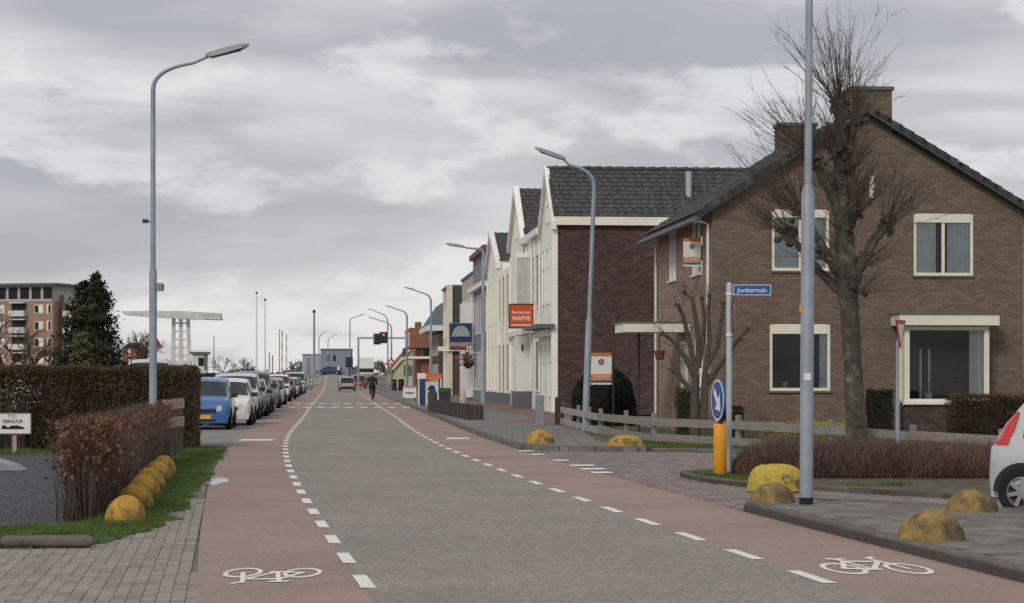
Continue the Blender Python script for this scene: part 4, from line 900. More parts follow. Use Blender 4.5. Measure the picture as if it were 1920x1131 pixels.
# leaves: dense at the near end and along the top
n1_, n2_ = 2300, 5600
t1 = rng.random(n1_)*.10; c1 = path_pts(path, t1); p1 = np.stack([c1[:, 0]+rng.normal(0, .16, n1_), c1[:, 1]+rng.normal(0, .12, n1_)-.05, np.clip(rng.normal(.83, .17, n1_), .3, 1.10)], 1)
t2 = rng.random(n2_); c2 = path_pts(path, t2); zz = np.where(rng.random(n2_) < .5, 1.08-rng.exponential(.10, n2_), rng.uniform(.35, 1.05, n2_)); p2 = np.stack([c2[:, 0]+rng.choice([-1, 1], n2_)*(.24-rng.exponential(.06, n2_)), c2[:, 1], np.clip(zz, .2, 1.1)], 1)
V, Fc = leafquads(np.r_[p1, p2]-off, .055, .036); o = np_mesh('leaves', V, Fc, m_beech, bh); o['kind'] = 'stuff'
# low red-brown hedge on the island
n = 52000
lh = empty('low_hedge', (6.0, 31.2, .07), 0, 'low rounded reddish brown twiggy hedge on the traffic island', 'hedge')
uu = rng.random(n); x = 3.48 + 6.0*uu; ywid = 1.55*np.minimum(1, ((x-3.4)/.7))**.5; yy = 31.35 + rng.uniform(-1, 1, n)*ywid
rr_ = np.abs(yy-31.35)/ywid; hh = (.60 - .028*(x-5.0))*np.sqrt(np.maximum(0, 1-.85*rr_**2.6))*np.minimum(1, ((x-3.42)/.55))**.5*(.93+.07*np.sin(x*6)*np.sin(yy*5)); hh = np.maximum(hh, .06)
zz = hh*rng.random(n)**.45; b = np.stack([x-6.0, yy-31.2, np.maximum(0, zz-.12)], 1); out_ = np.stack([rng.normal(0, .35, n), (yy-31.35)*.35+rng.normal(0, .35, n), np.ones(n)], 1)
V, Fc = sticks(b, unit(out_), rng.uniform(.08, .2, n), .009, .08); o = np_mesh('twigs', V, Fc, m_heather, lh); o['kind'] = 'stuff'
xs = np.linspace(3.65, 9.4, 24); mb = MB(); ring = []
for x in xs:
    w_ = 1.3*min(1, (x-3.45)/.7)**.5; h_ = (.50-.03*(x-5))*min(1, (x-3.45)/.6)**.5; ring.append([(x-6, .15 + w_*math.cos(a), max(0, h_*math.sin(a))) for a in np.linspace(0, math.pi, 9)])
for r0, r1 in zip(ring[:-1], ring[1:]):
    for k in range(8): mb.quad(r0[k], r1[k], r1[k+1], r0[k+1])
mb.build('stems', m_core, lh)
# small garden shrubs by the houses
box_hedge('box_shrub', 'dark square clipped shrub between tree trunk and bay window', gx(1649, 49), 49, .62, .6, 1.27, 0, m_yew, 4200, .04, corek=.86)
box_hedge('garden_hedge', 'brownish garden hedge at the right below the bay window', gx(1885, 45.5), 45.5, 2.5, .9, 1.16, 0, m_hedge, 13000, .045, ntw=1500, twig=m_beechtwig)
box_hedge('box_shrub', 'green clipped shrub behind the small pollard tree', gx(1290, 50), 50.0, .62, .6, 1.33, 0, m_box, 3200, .04, corek=.85)
box_hedge('box_shrub', 'small round dark shrub right of the blue arrow sign', gx(1372, 48.5), 48.5, .5, .5, .85, 0, m_yew, 2200, .04, corek=.8)
def dome_shrub(name, label, x, y, r, h, mat, n, ls):
    root = empty(name, (x, y, .07), 0, label, 'shrub')
    th = rng.uniform(0, 2*np.pi, n); zz = rng.random(n); prof = np.sqrt(np.maximum(0, 1-np.maximum(0, (zz-.35)/.65)**2.2)); rad = r*prof*(1-rng.exponential(.05, n))*(1+.035*np.sin(th*5+zz*9))
    V, Fc = leafquads(np.stack([rad*np.cos(th), rad*np.sin(th), zz*h], 1)+rng.normal(0, .02, (n, 3)), ls, ls*.5); o = np_mesh('leaves', V, Fc, mat, root); o['kind'] = 'stuff'
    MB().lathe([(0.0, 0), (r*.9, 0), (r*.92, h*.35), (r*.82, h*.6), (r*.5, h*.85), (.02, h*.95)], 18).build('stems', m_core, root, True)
dome_shrub('yew_dome', 'big dark green dome shaped yew against the brick side wall', gx(1132, 62), 62, .98, 1.80, m_yew, 12000, .07)
n = 2600; fl = rng.random((n, 3)); c = np.stack([gx(1430, 48.6) + fl[:, 0]*2.25, 48.4+fl[:, 1]*.7, .1 + fl[:, 2]**.7*.38], 1); V, Fc = leafquads(c, .07, .035); o = np_mesh('flower_bed', V, Fc, m_flower); tag(o, 'strip of low yellow green spring flowers along the brown house', 'flowers', kind='stuff')

# conifers behind the hedge
def conifer(label, x, y, h, r, mat, n, tops, ls):
    root = empty('conifer', (x, y, 0), 0, label, 'tree')
    pts = []
    for (tx, th_, tr, share) in tops:
        m_ = int(n*share); nsp = 300; bz = rng.random(nsp)**.85*.97; ba = rng.uniform(0, 2*np.pi, nsp); bl_ = tr*((1-bz)**.86)*rng.uniform(.6, 1.15, nsp)*np.where(bz < .08, .85, 1); bl_ = np.maximum(bl_, .09)
        k_ = rng.choice(nsp, m_, p=(bl_+.12)/(bl_+.12).sum()); s_ = rng.random(m_)**.6; rad = bl_[k_]*s_; wd = .05 + .16*bl_[k_]*(1-.75*s_)          # upswept sprays, thinner towards their tips
        pts.append(np.stack([tx*np.minimum(1, bz[k_]*1.3)+rad*np.cos(ba[k_]), rad*np.sin(ba[k_]), .1 + bz[k_]*(th_-.35) + rad*.55], 1) + rng.normal(size=(m_, 3))*wd[:, None]*np.array([1, 1, .8]))
    p = np.concatenate(pts); nr = unit(np.stack([p[:, 0], p[:, 1], np.full(len(p), .35)], 1)+1e-6)
    V, Fc = leafquads(p, ls, ls*.42, nrm=nr, flat=.6); o = np_mesh('crown', V, Fc, mat, root); o['kind'] = 'stuff'
    mb = MB()
    for tx, th_, tr, _ in tops: mb.tube([(0, 0, 0), (tx*.6, 0, th_*.45), (tx, 0, th_*.93)], [.09, .06, .015], 7)
    mb.build('trunk', m_bark2, root)
conifer('tall dark green conifer with a forked top behind the hedge', gx(167, 60), 60, 4.9, 1.0, m_conif, 26000, [(.22, 5.0, 1.42, .55), (-.16, 4.75, 1.42, .45)], .14)
conifer('smaller lighter green conifer in front of the forked one', gx(152, 57), 57, 3.0, .55, m_conif2, 9000, [(0, 3.05, .78, 1)], .12)

# ---- bare trees
class Twigs:
    def __init__(s): s.b = []; s.d = []; s.l = []; s.w = []
    def add(s, b, d, l, w): s.b.append(tuple(b)); s.d.append(tuple(d)); s.l.append(l); s.w.append(w)
    def build(s, name, mat, parent, bend=.05): V, Fc = sticks(np.array(s.b), unit(np.array(s.d)), np.array(s.l), np.array(s.w), bend); o = np_mesh(name, V, Fc, mat, parent); return o
def shoots(mb, tw, c, n, axis, spread, l0, l1, r0, rg, side=7):
    """long straight shoots springing from a pollard knob, with fine side twigs"""
    ax = Vector(axis).normalized()
    for k in range(n):
        d = (ax + Vector((rg.gauss(0, spread), rg.gauss(0, spread), rg.gauss(0, spread*.6)))).normalized(); l = rg.uniform(l0, l1); p = Vector(c) + Vector((rg.gauss(0, .06), rg.gauss(0, .06), rg.gauss(0, .06))); P = [p.copy()]
        for s_ in range(4): d = (d + Vector((rg.gauss(0, .07), rg.gauss(0, .07), .05+rg.gauss(0, .05)))).normalized(); p = p + d*l/4; P.append(p.copy())
        rr0 = r0*rg.uniform(.6, 1.15); mb.tube(P, [rr0, rr0*.8, rr0*.6, rr0*.42, rr0*.2], 4, cap=False)
        for s_ in range(side):
            t = rg.uniform(.25, 1)*4; i = min(3, int(t)); q = P[i].lerp(P[i+1], t-i); e_ = (d + Vector((rg.gauss(0, .45), rg.gauss(0, .45), rg.gauss(0, .3)))).normalized(); tw.add(q, e_, rg.uniform(.10, .45), .0072)
def knob(mb, c, r, rg):
    for k in range(9):                                     # swollen pruning scars and short stubs
        o_ = Vector((rg.gauss(0, r*.5), rg.gauss(0, r*.5), rg.gauss(0, r*.5))); q = r*rg.uniform(.3, .55); mb.lathe([(max(.001, q*math.sin(math.pi*i/8)*rg.uniform(.85, 1.1)), -q*math.cos(math.pi*i/8)) for i in range(9)], 9, tuple(Vector(c)+o_), sx=rg.uniform(.7, 1.2), sy=rg.uniform(.7, 1.2))
        d_ = Vector((rg.gauss(0, 1), rg.gauss(0, 1), rg.gauss(.5, .8))).normalized(); mb.tube([Vector(c), Vector(c)+d_*r*.8, Vector(c)+d_*r*rg.uniform(1.1, 1.6)], [r*.3, r*.22, r*.14], 6)
def rough_tube(mb, pts, rad, n, rg, amp=.09, step=.09):
    P = np.array([tuple(p) for p in pts]); d = np.r_[0, np.cumsum(np.linalg.norm(np.diff(P, axis=0), axis=1))]; m = max(4, int(d[-1]/step)); s = np.linspace(0, d[-1], m); Q = np.stack([np.interp(s, d, P[:, k]) for k in range(3)], 1)
    for k in range(3): Q[1:-1, k] = (Q[:-2, k]+2*Q[1:-1, k]+Q[2:, k])/4 + np.array([rg.gauss(0, .008) for _ in range(m-2)])
    r_ = np.interp(s, d, rad); b0 = len(mb.v); mb.tube([tuple(q) for q in Q], list(r_), n); ph = [rg.uniform(0, 6) for _ in range(6)]
    for i in range(m):
        for k in range(n):
            v = Vector(mb.v[b0+i*n+k]); c = Vector(Q[i]); a = 2*math.pi*k/n; f = 1 + amp*(math.sin(3*a+ph[0]+s[i]*1.3)*.6 + math.sin(5*a+ph[1]-s[i]*2.1)*.5 + math.sin(2*a+s[i]*7+ph[2])*.45 + rg.gauss(0, .35)); mb.v[b0+i*n+k] = tuple(c + (v-c)*f)
TY = 38.6; TX = gx(1607, TY)
pt = empty('pollard_tree', (TX, TY, .05), 0, 'tall bare pollarded tree with knobbly limbs in front of the brown house', 'tree')
def tp(px, py, dy=0.): return Vector((gx(px, TY+dy)-TX, dy, gz(py, TY+dy)-.05))
rg = random.Random(5); mb = MB(); tw = Twigs(); sh = MB()
rough_tube(mb, [tp(1610, 880), tp(1608, 830), tp(1605, 790), tp(1601, 720), tp(1597, 650), tp(1592, 580), tp(1587, 520), tp(1583, 460), tp(1580, 400), tp(1577, 340), tp(1576, 280), tp(1575, 225), tp(1574, 196)], [.24, .21, .19, .175, .168, .18, .20, .18, .16, .143, .13, .118, .11], 18, rg)
limbs = [([(1590, 560), (1612, 500), (1636, 455), (1660, 425)], [.115, .105, .09, .085], .05, (.55, 0, .85)), ([(1588, 540), (1556, 490), (1528, 440), (1500, 398)], [.105, .09, .08, .072], -.35, (-.55, -.1, .75)),
         ([(1590, 560), (1545, 520), (1505, 470), (1478, 440)], [.10, .085, .07, .06], .5, (-.7, .1, .6)), ([(1582, 420), (1560, 370), (1540, 330), (1528, 300)], [.11, .1, .085, .08], -.3, (-.6, -.1, .8)),
         ([(1578, 330), (1590, 290), (1598, 250), (1602, 232)], [.1, .085, .075, .075], .25, (.25, .1, 1)), ([(1583, 440), (1592, 420), (1600, 405), (1604, 395)], [.12, .11, .1, .1], -.35, (.4, -.5, .8))]
kn = [(tp(1574, 194), (.0, 0, 1), 46, .42, 1.0, 1.95)]
for P, rd_, dy, ax in limbs:
    n_ = len(P); rough_tube(mb, [tp(p[0], p[1], dy*i/(n_-1)) for i, p in enumerate(P)], rd_, 12, rg); kn.append((tp(*P[-1], dy), ax, 34, .40, .7, 1.55))
kn += [(tp(1572, 285, -.1), (-.5, -.2, .7), 24, .4, .7, 1.6), (tp(1585, 398, .1), (.5, .1, .8), 20, .45, .5, 1.2), (tp(1545, 480, -.2), (-.7, -.1, .4), 14, .5, .4, 1.0), (tp(1620, 490, .1), (.7, 0, .3), 12, .5, .4, 1.0), (tp(1600, 555), (.5, -.3, .2), 10, .5, .3, .8)]
for c, ax, n_, sp_, a_, b_ in kn: knob(mb, c, .15, rg); shoots(sh, tw, c, int(n_*1.05), ax, sp_*1.1, a_, b_, .0092, rg, side=10)
for k in range(34):                                    # epicormic shoots and stubs all along the main stem
    py = rg.uniform(215, 560); c = tp(1575 + (py-200)*.04 + rg.uniform(-14, 14), py, rg.uniform(-.2, .12)); dx = rg.choice((-1, 1)); shoots(sh, tw, c, 5, (dx*rg.uniform(.3, 1), rg.gauss(-.2, .5), rg.uniform(.3, .9)), .35, .3, 1.1, .008, rg, side=8)
    if rg.random() < .5: knob(mb, c, .085, rg)
# long sweeping shoots out to the left over the roof
for c, ax in ((tp(1528, 300, -.3), (-1, -.1, .75)), (tp(1500, 398, -.35), (-1, 0, .9)), (tp(1574, 200), (-.7, 0, .9))): shoots(sh, tw, c, 15, ax, .3, 1.2, 2.05, .009, rg, side=14)
mb.build('trunk', m_bark, pt, True); sh.build('shoots', m_bark2, pt)['kind'] = 'stuff'; o = tw.build('crown', m_twig, pt); o['kind'] = 'stuff'
# small pollard by the door
SY = 47.2; SX = gx(1312, SY); st = empty('small_pollard', (SX, SY, .06), 0, 'small many-armed pruned tree behind the fence near the door', 'tree')
def sp(px, py, dy=0.): return Vector((gx(px, SY+dy)-SX, dy, gz(py, SY+dy)-.06))
mb = MB(); tw = Twigs(); sh = MB(); rg = random.Random(9)
for base_ in (1304, 1322): mb.tube([sp(base_, 845), sp(base_-2, 790), sp(base_-1, 740), sp(base_+1, 700)], [.13, .11, .10, .085], 9)
arms = [((1305, 715), (1285, 670), (1262, 640), (1242, 625)), ((1306, 700), (1292, 640), (1280, 590), (1270, 572)), ((1310, 690), (1308, 620), (1298, 560), (1282, 548)), ((1322, 700), (1330, 640), (1328, 580), (1330, 555)), ((1322, 690), (1345, 650), (1352, 600), (1356, 570)), ((1325, 720), (1360, 670), (1385, 635), (1402, 618)), ((1305, 740), (1280, 715), (1270, 700), (1262, 695)), ((1308, 690), (1318, 640), (1320, 600), (1316, 560))]
for i, A_ in enumerate(arms):
    dy = rg.uniform(-.4, .4); mb.tube([sp(*p, dy*j/3) for j, p in enumerate(A_)], [.07, .06, .05, .04], 7); c = sp(*A_[-1], dy); knob(mb, c, .055, rg); dx = (A_[-1][0]-1312)/100; shoots(sh, tw, c, 6, (dx, 0, .8), .5, .1, .42, .006, rg, side=4)
    for q in A_[1:3]: shoots(sh, tw, sp(*q, dy*.5), 4, (dx, rg.gauss(0, .5), .5), .6, .1, .4, .006, rg, side=4)
mb.build('trunk', m_bark2, st, True); sh.build('shoots', m_bark2, st)['kind'] = 'stuff'; o = tw.build('crown', m_twig, st); o['kind'] = 'stuff'
def bare_tree(h, seed, depth=5, spread=.5, trunk=.3):
    rg = random.Random(seed); mb = MB(); tw = Twigs()
    def grow(p, d, l, r, k):
        q = p + d*l; mid = p.lerp(q, .5) + Vector((rg.gauss(0, l*.05), rg.gauss(0, l*.05), 0)); mb.tube([p, mid, q], [r, r*.85, r*.7], 5 if k > 2 else 4, cap=False)
        if k == 0:
            for _ in range(7): tw.add(q, (d + Vector((rg.gauss(0, .5), rg.gauss(0, .5), rg.gauss(0, .4)))).normalized(), l*rg.uniform(.4, 1), r*.8)
            return
        for _ in range(3 if k > 1 else 3):
            e_ = (d + Vector((rg.gauss(0, spread), rg.gauss(0, spread), rg.gauss(.1, spread*.6)))).normalized(); grow(q if rg.random() < .7 else mid.lerp(q, .5), e_, l*rg.uniform(.62, .85), r*.6, k-1)
    grow(Vector((0, 0, 0)), Vector((0, 0, 1)), h*.27, h*trunk*.1, depth); return mb, tw
def place_tree(mbtw, label, px, Y, mat_t=m_bark2, group=None):
    mb, tw = mbtw; root = empty('bare_tree', (gx(px, Y), Y, 0), rng.uniform(0, 6), label, 'tree', group); mb.build('trunk', mat_t, root); o = tw.build('crown', m_twig, root); o['kind'] = 'stuff'; return root
place_tree(bare_tree(6.6, 21, 5, .55), 'bare tree behind the left lamp post near the white drawbridge', 264, 165)
place_tree(bare_tree(4.6, 4, 4, .6), 'small bare tree in front of the brick flats, left of the conifers', 60, 80); place_tree(bare_tree(4.9, 14, 4, .7), 'bare spreading shrub tree at the left edge behind the hedge', 12, 72)
far_t = [bare_tree(9, 31, 4, .5), bare_tree(8, 32, 4, .55)]
spots = [(418, 520, 0), (458, 480, 1), (466, 700, 0), (436, 640, 1), (548, 640, 0), (700, 700, 1), (724, 600, 0), (742, 520, 1), (785, 330, 0)]
prot = {}
for i, (px, Y, k) in enumerate(spots):
    lab = ['lone bare tree left of the flagpoles', 'tallest bare tree beside the flagpoles on the horizon', 'faint bare tree just left of the flagpoles', 'low bare tree between drawbridge hut and flagpoles', 'tiny bare tree near the striped barriers', 'tiny bare tree left of the gantry signal on the horizon', 'tiny bare tree behind the white lorry', 'bare tree behind the yellow house roof', 'bare tree above the balcony block roof'][i]
    if k not in prot: prot[k] = place_tree(far_t[k], lab, px, Y, group='bare trees on the horizon'); prot[k].location = (gx(px, Y), Y, 0)
    else: c = copy_tree(prot[k]); c.location = (gx(px, Y), Y, 0); c['label'] = lab; c.rotation_euler[2] = i*1.3
n = 16000; xx = rng.uniform(-420, 260, n); yy = 1050+rng.uniform(0, 60, n); hh = (5+3*np.sin(xx*.05)+2.5*np.sin(xx*.17+1))*rng.random(n)**.6 + .2; V, Fc = leafquads(np.stack([xx, yy, np.maximum(.3, hh)], 1), 2.2, 1.1); o = np_mesh('distant_wood', V, Fc, M_foliage('far_wood', [(.11, .115, .115), (.15, .15, .145), (.18, .18, .17)], trans=0)); tag(o, 'low grey band of far woodland on the horizon', 'woodland', kind='stuff')

bs = empty('hedge_light_specks', (gx(35, 43.0), 43.0, .02), 0, 'sparse pale specks on twigs standing for light through the left end of the tall hedge', 'shrub')  # pale specks on twigs, added to imitate light showing through the hedge
n = 170; c = np.stack([rng.normal(-.1, .33, n), rng.normal(0, .06, n), np.clip(rng.normal(1.22, .14, n), .8, 1.55)], 1); V, Fc = leafquads(c, .035, .028); o = np_mesh('light_specks', V, Fc, M_foliage('pale_light_specks', [(.45, .46, .42), (.6, .6, .56), (.72, .72, .68)]), bs); o['kind'] = 'stuff'
b = np.stack([rng.normal(-.1, .2, 60), rng.normal(0, .04, 60), np.zeros(60)], 1); V, Fc = sticks(b, unit(np.stack([rng.normal(0, .2, 60), rng.normal(0, .03, 60), np.ones(60)], 1)), rng.uniform(.9, 1.4, 60), .012, .03); o = np_mesh('stems', V, Fc, m_beechtwig, bs); o['kind'] = 'stuff'
# ================================================================ STREET FURNITURE
def lamp_post(label, x, y, h_step, h_bend, h_top, reach, head=.8, lean=0., side=1, rot=0., r0=.085, r1=.05, head_up=.16, base=None, extra=0, z0=0., n=14):
    """side=+1: arm reaches to +x; steps in diameter, swan-neck, flat lantern"""
    root = empty('street_lamp', (x, y, z0), rot, label, 'street lamp', 'grey street lamps along the road'); root.rotation_euler = (0, lean, rot)
    MB().lathe([(.001, 0), (r0, 0), (r0, h_step-.06), (r1*1.1, h_step+.04), (r1*1.1, h_step+.05)], n).build('lower_pole', m_pole, root, True)
    P = [(0, 0, h_step), (0, 0, h_bend)]; rb = min(reach*.35, (h_top-h_bend)*.75)
    zr = h_top - head_up*head*1.6; k0 = h_bend
    ctrl0, ctrl1, ctrl2 = Vector((0, 0, h_bend)), Vector((0, 0, h_bend + (zr-h_bend)*.62)), Vector((side*reach*.42, 0, h_bend + (zr-h_bend)*.80))
    for t in np.linspace(.15, 1, 7): P.append(tuple(ctrl0*(1-t)**2 + ctrl1*2*t*(1-t) + ctrl2*t*t))
    P.append((side*(reach-head+.05), 0, zr)); m_ = len(P)
    rads = [r1, r1*.92] + [r1*.85 - r1*.3*i/(m_-3) for i in range(m_-2)]
    MB().tube(P, rads, n).build('arm', m_pole, root, True)
    hx0, hx1 = side*(reach-head), side*reach; dz = h_top - zr
    def hp(t, y_, o_): return (hx0 + (hx1-hx0)*t, y_, zr + dz*t + o_)
    v = MB(); prof = [(0, .05, .0, .05), (.12, .10, -.045, .06), (.5, .13, -.05, .07), (.85, .11, -.035, .06), (1, .045, -.005, .03)]
    for (t0, w0, l0, u0), (t1, w1, l1, u1) in zip(prof[:-1], prof[1:]):
        v.quad(hp(t0, -w0, l0), hp(t0, w0, l0), hp(t1, w1, l1), hp(t1, -w1, l1)) if side < 0 else v.quad(hp(t0, w0, l0), hp(t0, -w0, l0), hp(t1, -w1, l1), hp(t1, w1, l1))
        v.quad(hp(t0, -w0*.7, u0), hp(t1, -w1*.7, u1), hp(t1, w1*.7, u1), hp(t0, w0*.7, u0)); v.quad(hp(t0, -w0, l0), hp(t1, -w1, l1), hp(t1, -w1*.7, u1), hp(t0, -w0*.7, u0)); v.quad(hp(t0, w0, l0), hp(t0, w0*.7, u0), hp(t1, w1*.7, u1), hp(t1, w1, l1))
    hd = v.build('lantern', m_lampgrey, root)
    g_ = MB(); g_.quad(hp(.14, -.09, -.052), hp(.14, .09, -.052), hp(.82, .09, -.056), hp(.82, -.09, -.056)); g_.build('lamp_glass', m_dark, hd)
    return root
# left lamp
l0 = lamp_post('lone grey street lamp on the left behind the beech hedge', gx(287, 39.3), 39.3, 3.68, 7.2, 8.06, 1.87, head=.84, r0=.076, r1=.052, head_up=.16)
mb = MB(); mb.box(.07, .19, -.08, .08, 3.26, 3.41); mb.box(.19, .21, -.06, .06, 3.28, 3.39); mb.build('speed_camera_box', m_lampgrey, l0)
mb = MB(); mb.tube([(0, 0, 4.62), (-.12, 0, 4.62)], .012, 6); mb.box(-.2, -.1, -.05, .05, 4.59, 4.66); mb.build('spotlight', m_dark, l0)
# right lamps
s1 = lamp_post('nearest tall grey street lamp, cut off by the top edge', gx(1511.5, 23.4), 23.4, 3.78, 7.3, 8.1, 1.9, side=-1, r0=.0785, r1=.045, lean=R(.35))
MB().lathe([(.082, 0.09), (.082, .185), (.079, .187)], 16).build('base_band', m_black, s1)
MB().box(-.045, .035, -.0825, -.0795, 1.55, 1.63).build('sticker', m_white, s1); MB().box(-.09, -.07, -.03, .03, 2.34, 2.42).build('number_tag', m_yellow, s1)
lamp_post('grey street lamp in front of the dark brick side wall', gx(1097, 54.8), 54.8, 3.15, 6.75, 7.75, 1.66, side=-1, lean=R(2.1), r0=.095, r1=.062, head=.85, head_up=.2)
lamp_post('grey street lamp in front of the grey house with red cornice', gx(906, 86), 86, 3.4, 6.9, 7.25, 1.62, side=-1, r0=.11, r1=.07, head_up=.1)
lamp_post('street lamp in front of the blue roofed house', gx(808, 145), 145, 3.4, 7.0, 8.0, 1.95, side=-1, r0=.11, r1=.08, n=8)
lamp_post('street lamp by the balcony block, further than the blue roof', gx(763, 183), 183, 3.4, 7.0, 8.0, 2.0, side=-1, r0=.11, r1=.09, n=8)
lamp_post('right hand lamp of the pair by the gantry signals', gx(734, 215), 215, 3.4, 6.6, 7.9, 2.5, side=-1, r0=.12, r1=.09, n=8)
lamp_post('left hand lamp of the pair by the gantry signals', gx(727, 240), 240, 3.4, 8.0, 9.6, 2.4, side=-1, r0=.12, r1=.09, n=8)
lamp_post('thin street lamp left of the gantry with arm to the right', gx(656, 250), 250, 3.4, 8.4, 9.3, 1.9, side=1, r0=.12, r1=.08, n=8)
lamp_post('short far street lamp above the blue grey building', gx(615, 330), 330, 3.4, 7.4, 8.4, 1.7, side=1, r0=.12, r1=.08, n=8)
lamp_post('far street lamp beside the dark mast', gx(598, 300), 300, 3.4, 7.0, 8.2, 1.2, side=1, r0=.12, r1=.08, n=8)
# lantern poles further right
# ---- concrete domes
def dome(label, px, py, w, h, mat, seed, grp, sx=1., z0=0., sharp=2.2):
    y = (EYE-z0)*F_PX/(py-HZ); x = gx(px, y); rg = random.Random(seed); n, k = 28, 11; mb = MB(); ph = [rg.uniform(0, 6) for _ in range(6)]; y += w*.42*sx
    for i in range(k+1):
        t = math.sin(math.pi/2*i/k); rr = max(.001, w/2*math.cos(math.pi/2*i/k)**(2.0/sharp)); z = h*t
        for j in range(n):
            a = 2*math.pi*j/n; u = 1 + .035*math.sin(2*a+ph[0]+t*2) + .025*math.sin(5*a+ph[1]+3*t) + .015*math.sin(9*a+ph[2]-5*t); mb.v.append((rr*u*math.cos(a), rr*u*math.sin(a)*sx, z*(1+.04*math.sin(3*a+ph[3])) - .03))
    for i in range(k):
        for j in range(n): q = (j+1) % n; mb.f.append((i*n+j, i*n+q, (i+1)*n+q, (i+1)*n+j))
    o = mb.build('traffic_dome', mat, None, True); o.location = (x, y, z0); o.rotation_euler = (0, 0, rg.uniform(-.3, .3)); tag(o, label, 'traffic dome', grp); return o
g1 = 'yellow domes along the beech hedge'
for i, (px, py, lb) in enumerate(((228, 985, 'nearest and brightest yellow dome in the row by the beech hedge'), (246, 958, 'second nearest yellow dome in the row by the beech hedge'), (263, 936, 'third yellow dome from the near end of the hedge row'), (276, 919, 'fourth yellow dome from the near end of the hedge row'), (289, 904, 'second farthest yellow dome in the row by the beech hedge'), (301, 891, 'farthest yellow dome in the row by the beech hedge'))):
    dome(lb, px, py, .46, .33, m_dome, i, g1, sharp=2.6)
g2 = 'worn yellow domes at the side street corners'
dome('worn yellow dome on the near pavement closest to the camera', 1757, 1016, .61, .30, m_dome2, 21, g2, z0=.10)
dome('mossy yellow dome in front of the silver car wheel', 1832, 964, .59, .28, m_dome2, 22, g2, z0=.09)
dome('mossy dome touching the nearest street lamp foot', 1453, 944, .55, .25, m_dome2, 23, g2, z0=.10)
dome('small weathered yellow dome on the far corner pavement', 1012, 832, .68, .33, m_dome, 24, g2, z0=.10, sharp=1.8)
dome('long low yellow boulder beside the lawn across the side street', 1173, 838, .84, .27, m_dome, 25, g2, z0=.10, sx=.6, sharp=3)
dome('bright yellow painted long boulder on the island behind the lamp post', 1458, 918, .84, .36, m_boulder, 26, g2, z0=.05, sx=.6, sharp=4)
# ---- bollard with arrow disc, street name post
by_ = (EYE-.07)*F_PX/(893-HZ); bx_ = gx(1350, by_)
bo = empty('keep_right_bollard', (bx_, by_, .07), 0, 'yellow bollard with blue arrow disc on the island tip', 'bollard')
MB().lathe([(.001, 0), (.085, 0), (.10, .03), (.10, .78), (.09, .80), (.001, .80)], 20).build('post', m_yellow, bo, True)
MB().lathe([(.103, -.0), (.103, .035)], 20).build('base_ring', m_black, bo); MB().box(-.02, .05, .0, .04, .79, .92).build('bracket', m_dark, bo)
dc = empty('arrow_sign', (-.02, 0, 1.16), R(-78), parent=bo)
D_ = MB().lathe([(.001, -.02), (.315, -.02), (.315, .012), (.001, .012)], 36, ax='y').build('disc', m_blue, dc); 
MB().lathe([(.287, -.0235), (.315, -.0235), (.315, -.02), (.287, -.02)], 36, ax='y').build('rim', m_white, dc)
ar = MB(); c45 = math.sqrt(.5)
def rot45(x, z): return (c45*(x - z), c45*(x + z))
shaft = [(-.055, -.02), (.055, -.02), (.055, .22), (-.055, .22)]; headp = [(0, -.24), (.17, -.02), (-.17, -.02)]
for pts in (shaft, headp): ar.poly([(rot45(*p)[0]*1.0, -.0265, rot45(*p)[1]) for p in (pts if pts is shaft else pts[::-1])])
ar.build('arrow', m_white, dc)
sx_, sy_ = gx(1367, 31.6), 31.6
sg = empty('street_name_post', (sx_, sy_, .07), 0, 'grey post with blue street name plate beside the yellow bollard', 'sign post')
MB().lathe([(.001, 0), (.045, 0), (.045, 2.96), (.03, 3.0), (.001, 3.0)], 14).build('post', m_polelt, sg, True)
for z in (2.16, 2.80): MB().lathe([(.053, 0), (.053, .04)], 14, (0, 0, z)).build('clamp', m_white, sg)
nm = MB().box(.06, .66, -.012, .012, 2.795, 2.965).build('name_plate', m_blue, sg)
e_ = MB()
for a in ((.063, .657, 2.798, 2.808), (.063, .657, 2.952, 2.962), (.063, .073, 2.808, 2.952), (.647, .657, 2.808, 2.952)): e_.box(a[0], a[1], -.0155, -.0125, a[2], a[3])
e_.build('plate_border', m_white, nm); text_obj('lettering', 'Jonkertuin', .105, m_white, nm, (.36, -.0145, 2.875), (R(90), 0, 0), 1.05, .001)
def triangle_sign(root, loc, rz, s, flip=True):
    t = empty('give_way_sign', loc, rz, parent=root); h = s*.866
    tri = lambda k, y: [(-s/2*k, y, h*.5*k), (0, y, -h*.5*k - (1-k)*h*.12), (s/2*k, y, h*.5*k)]
    MB().extr([(p[0], p[1], p[2]) for p in tri(1, .012)], (0, -.014, 0)).build('red_border', m_red, t); MB().poly([(x, y, z+.012) for x, y, z in tri(.66, -.005)]).build('white_field', m_white, t); MB().poly([(x, y, z) for x, y, z in tri(1, .0135)][::-1]).build('back', m_lampgrey, t)
triangle_sign(sg, (.075, 0, 2.45), R(82), .72)
gw = empty('give_way_post', (gx(1683, 37.4), 37.4, .05), 0, 'thin grey post with red and white give way triangle near the bay window', 'road sign')
MB().lathe([(.001, 0), (.034, 0), (.034, 2.2), (.001, 2.2)], 12).build('post', m_pole, gw, True); MB().lathe([(.042, 0), (.042, 1.1)], 12, (0, 0, 0)).build('lower_sleeve', m_pole, gw); triangle_sign(gw, (.05, -.04, 2.32), R(62), .62)
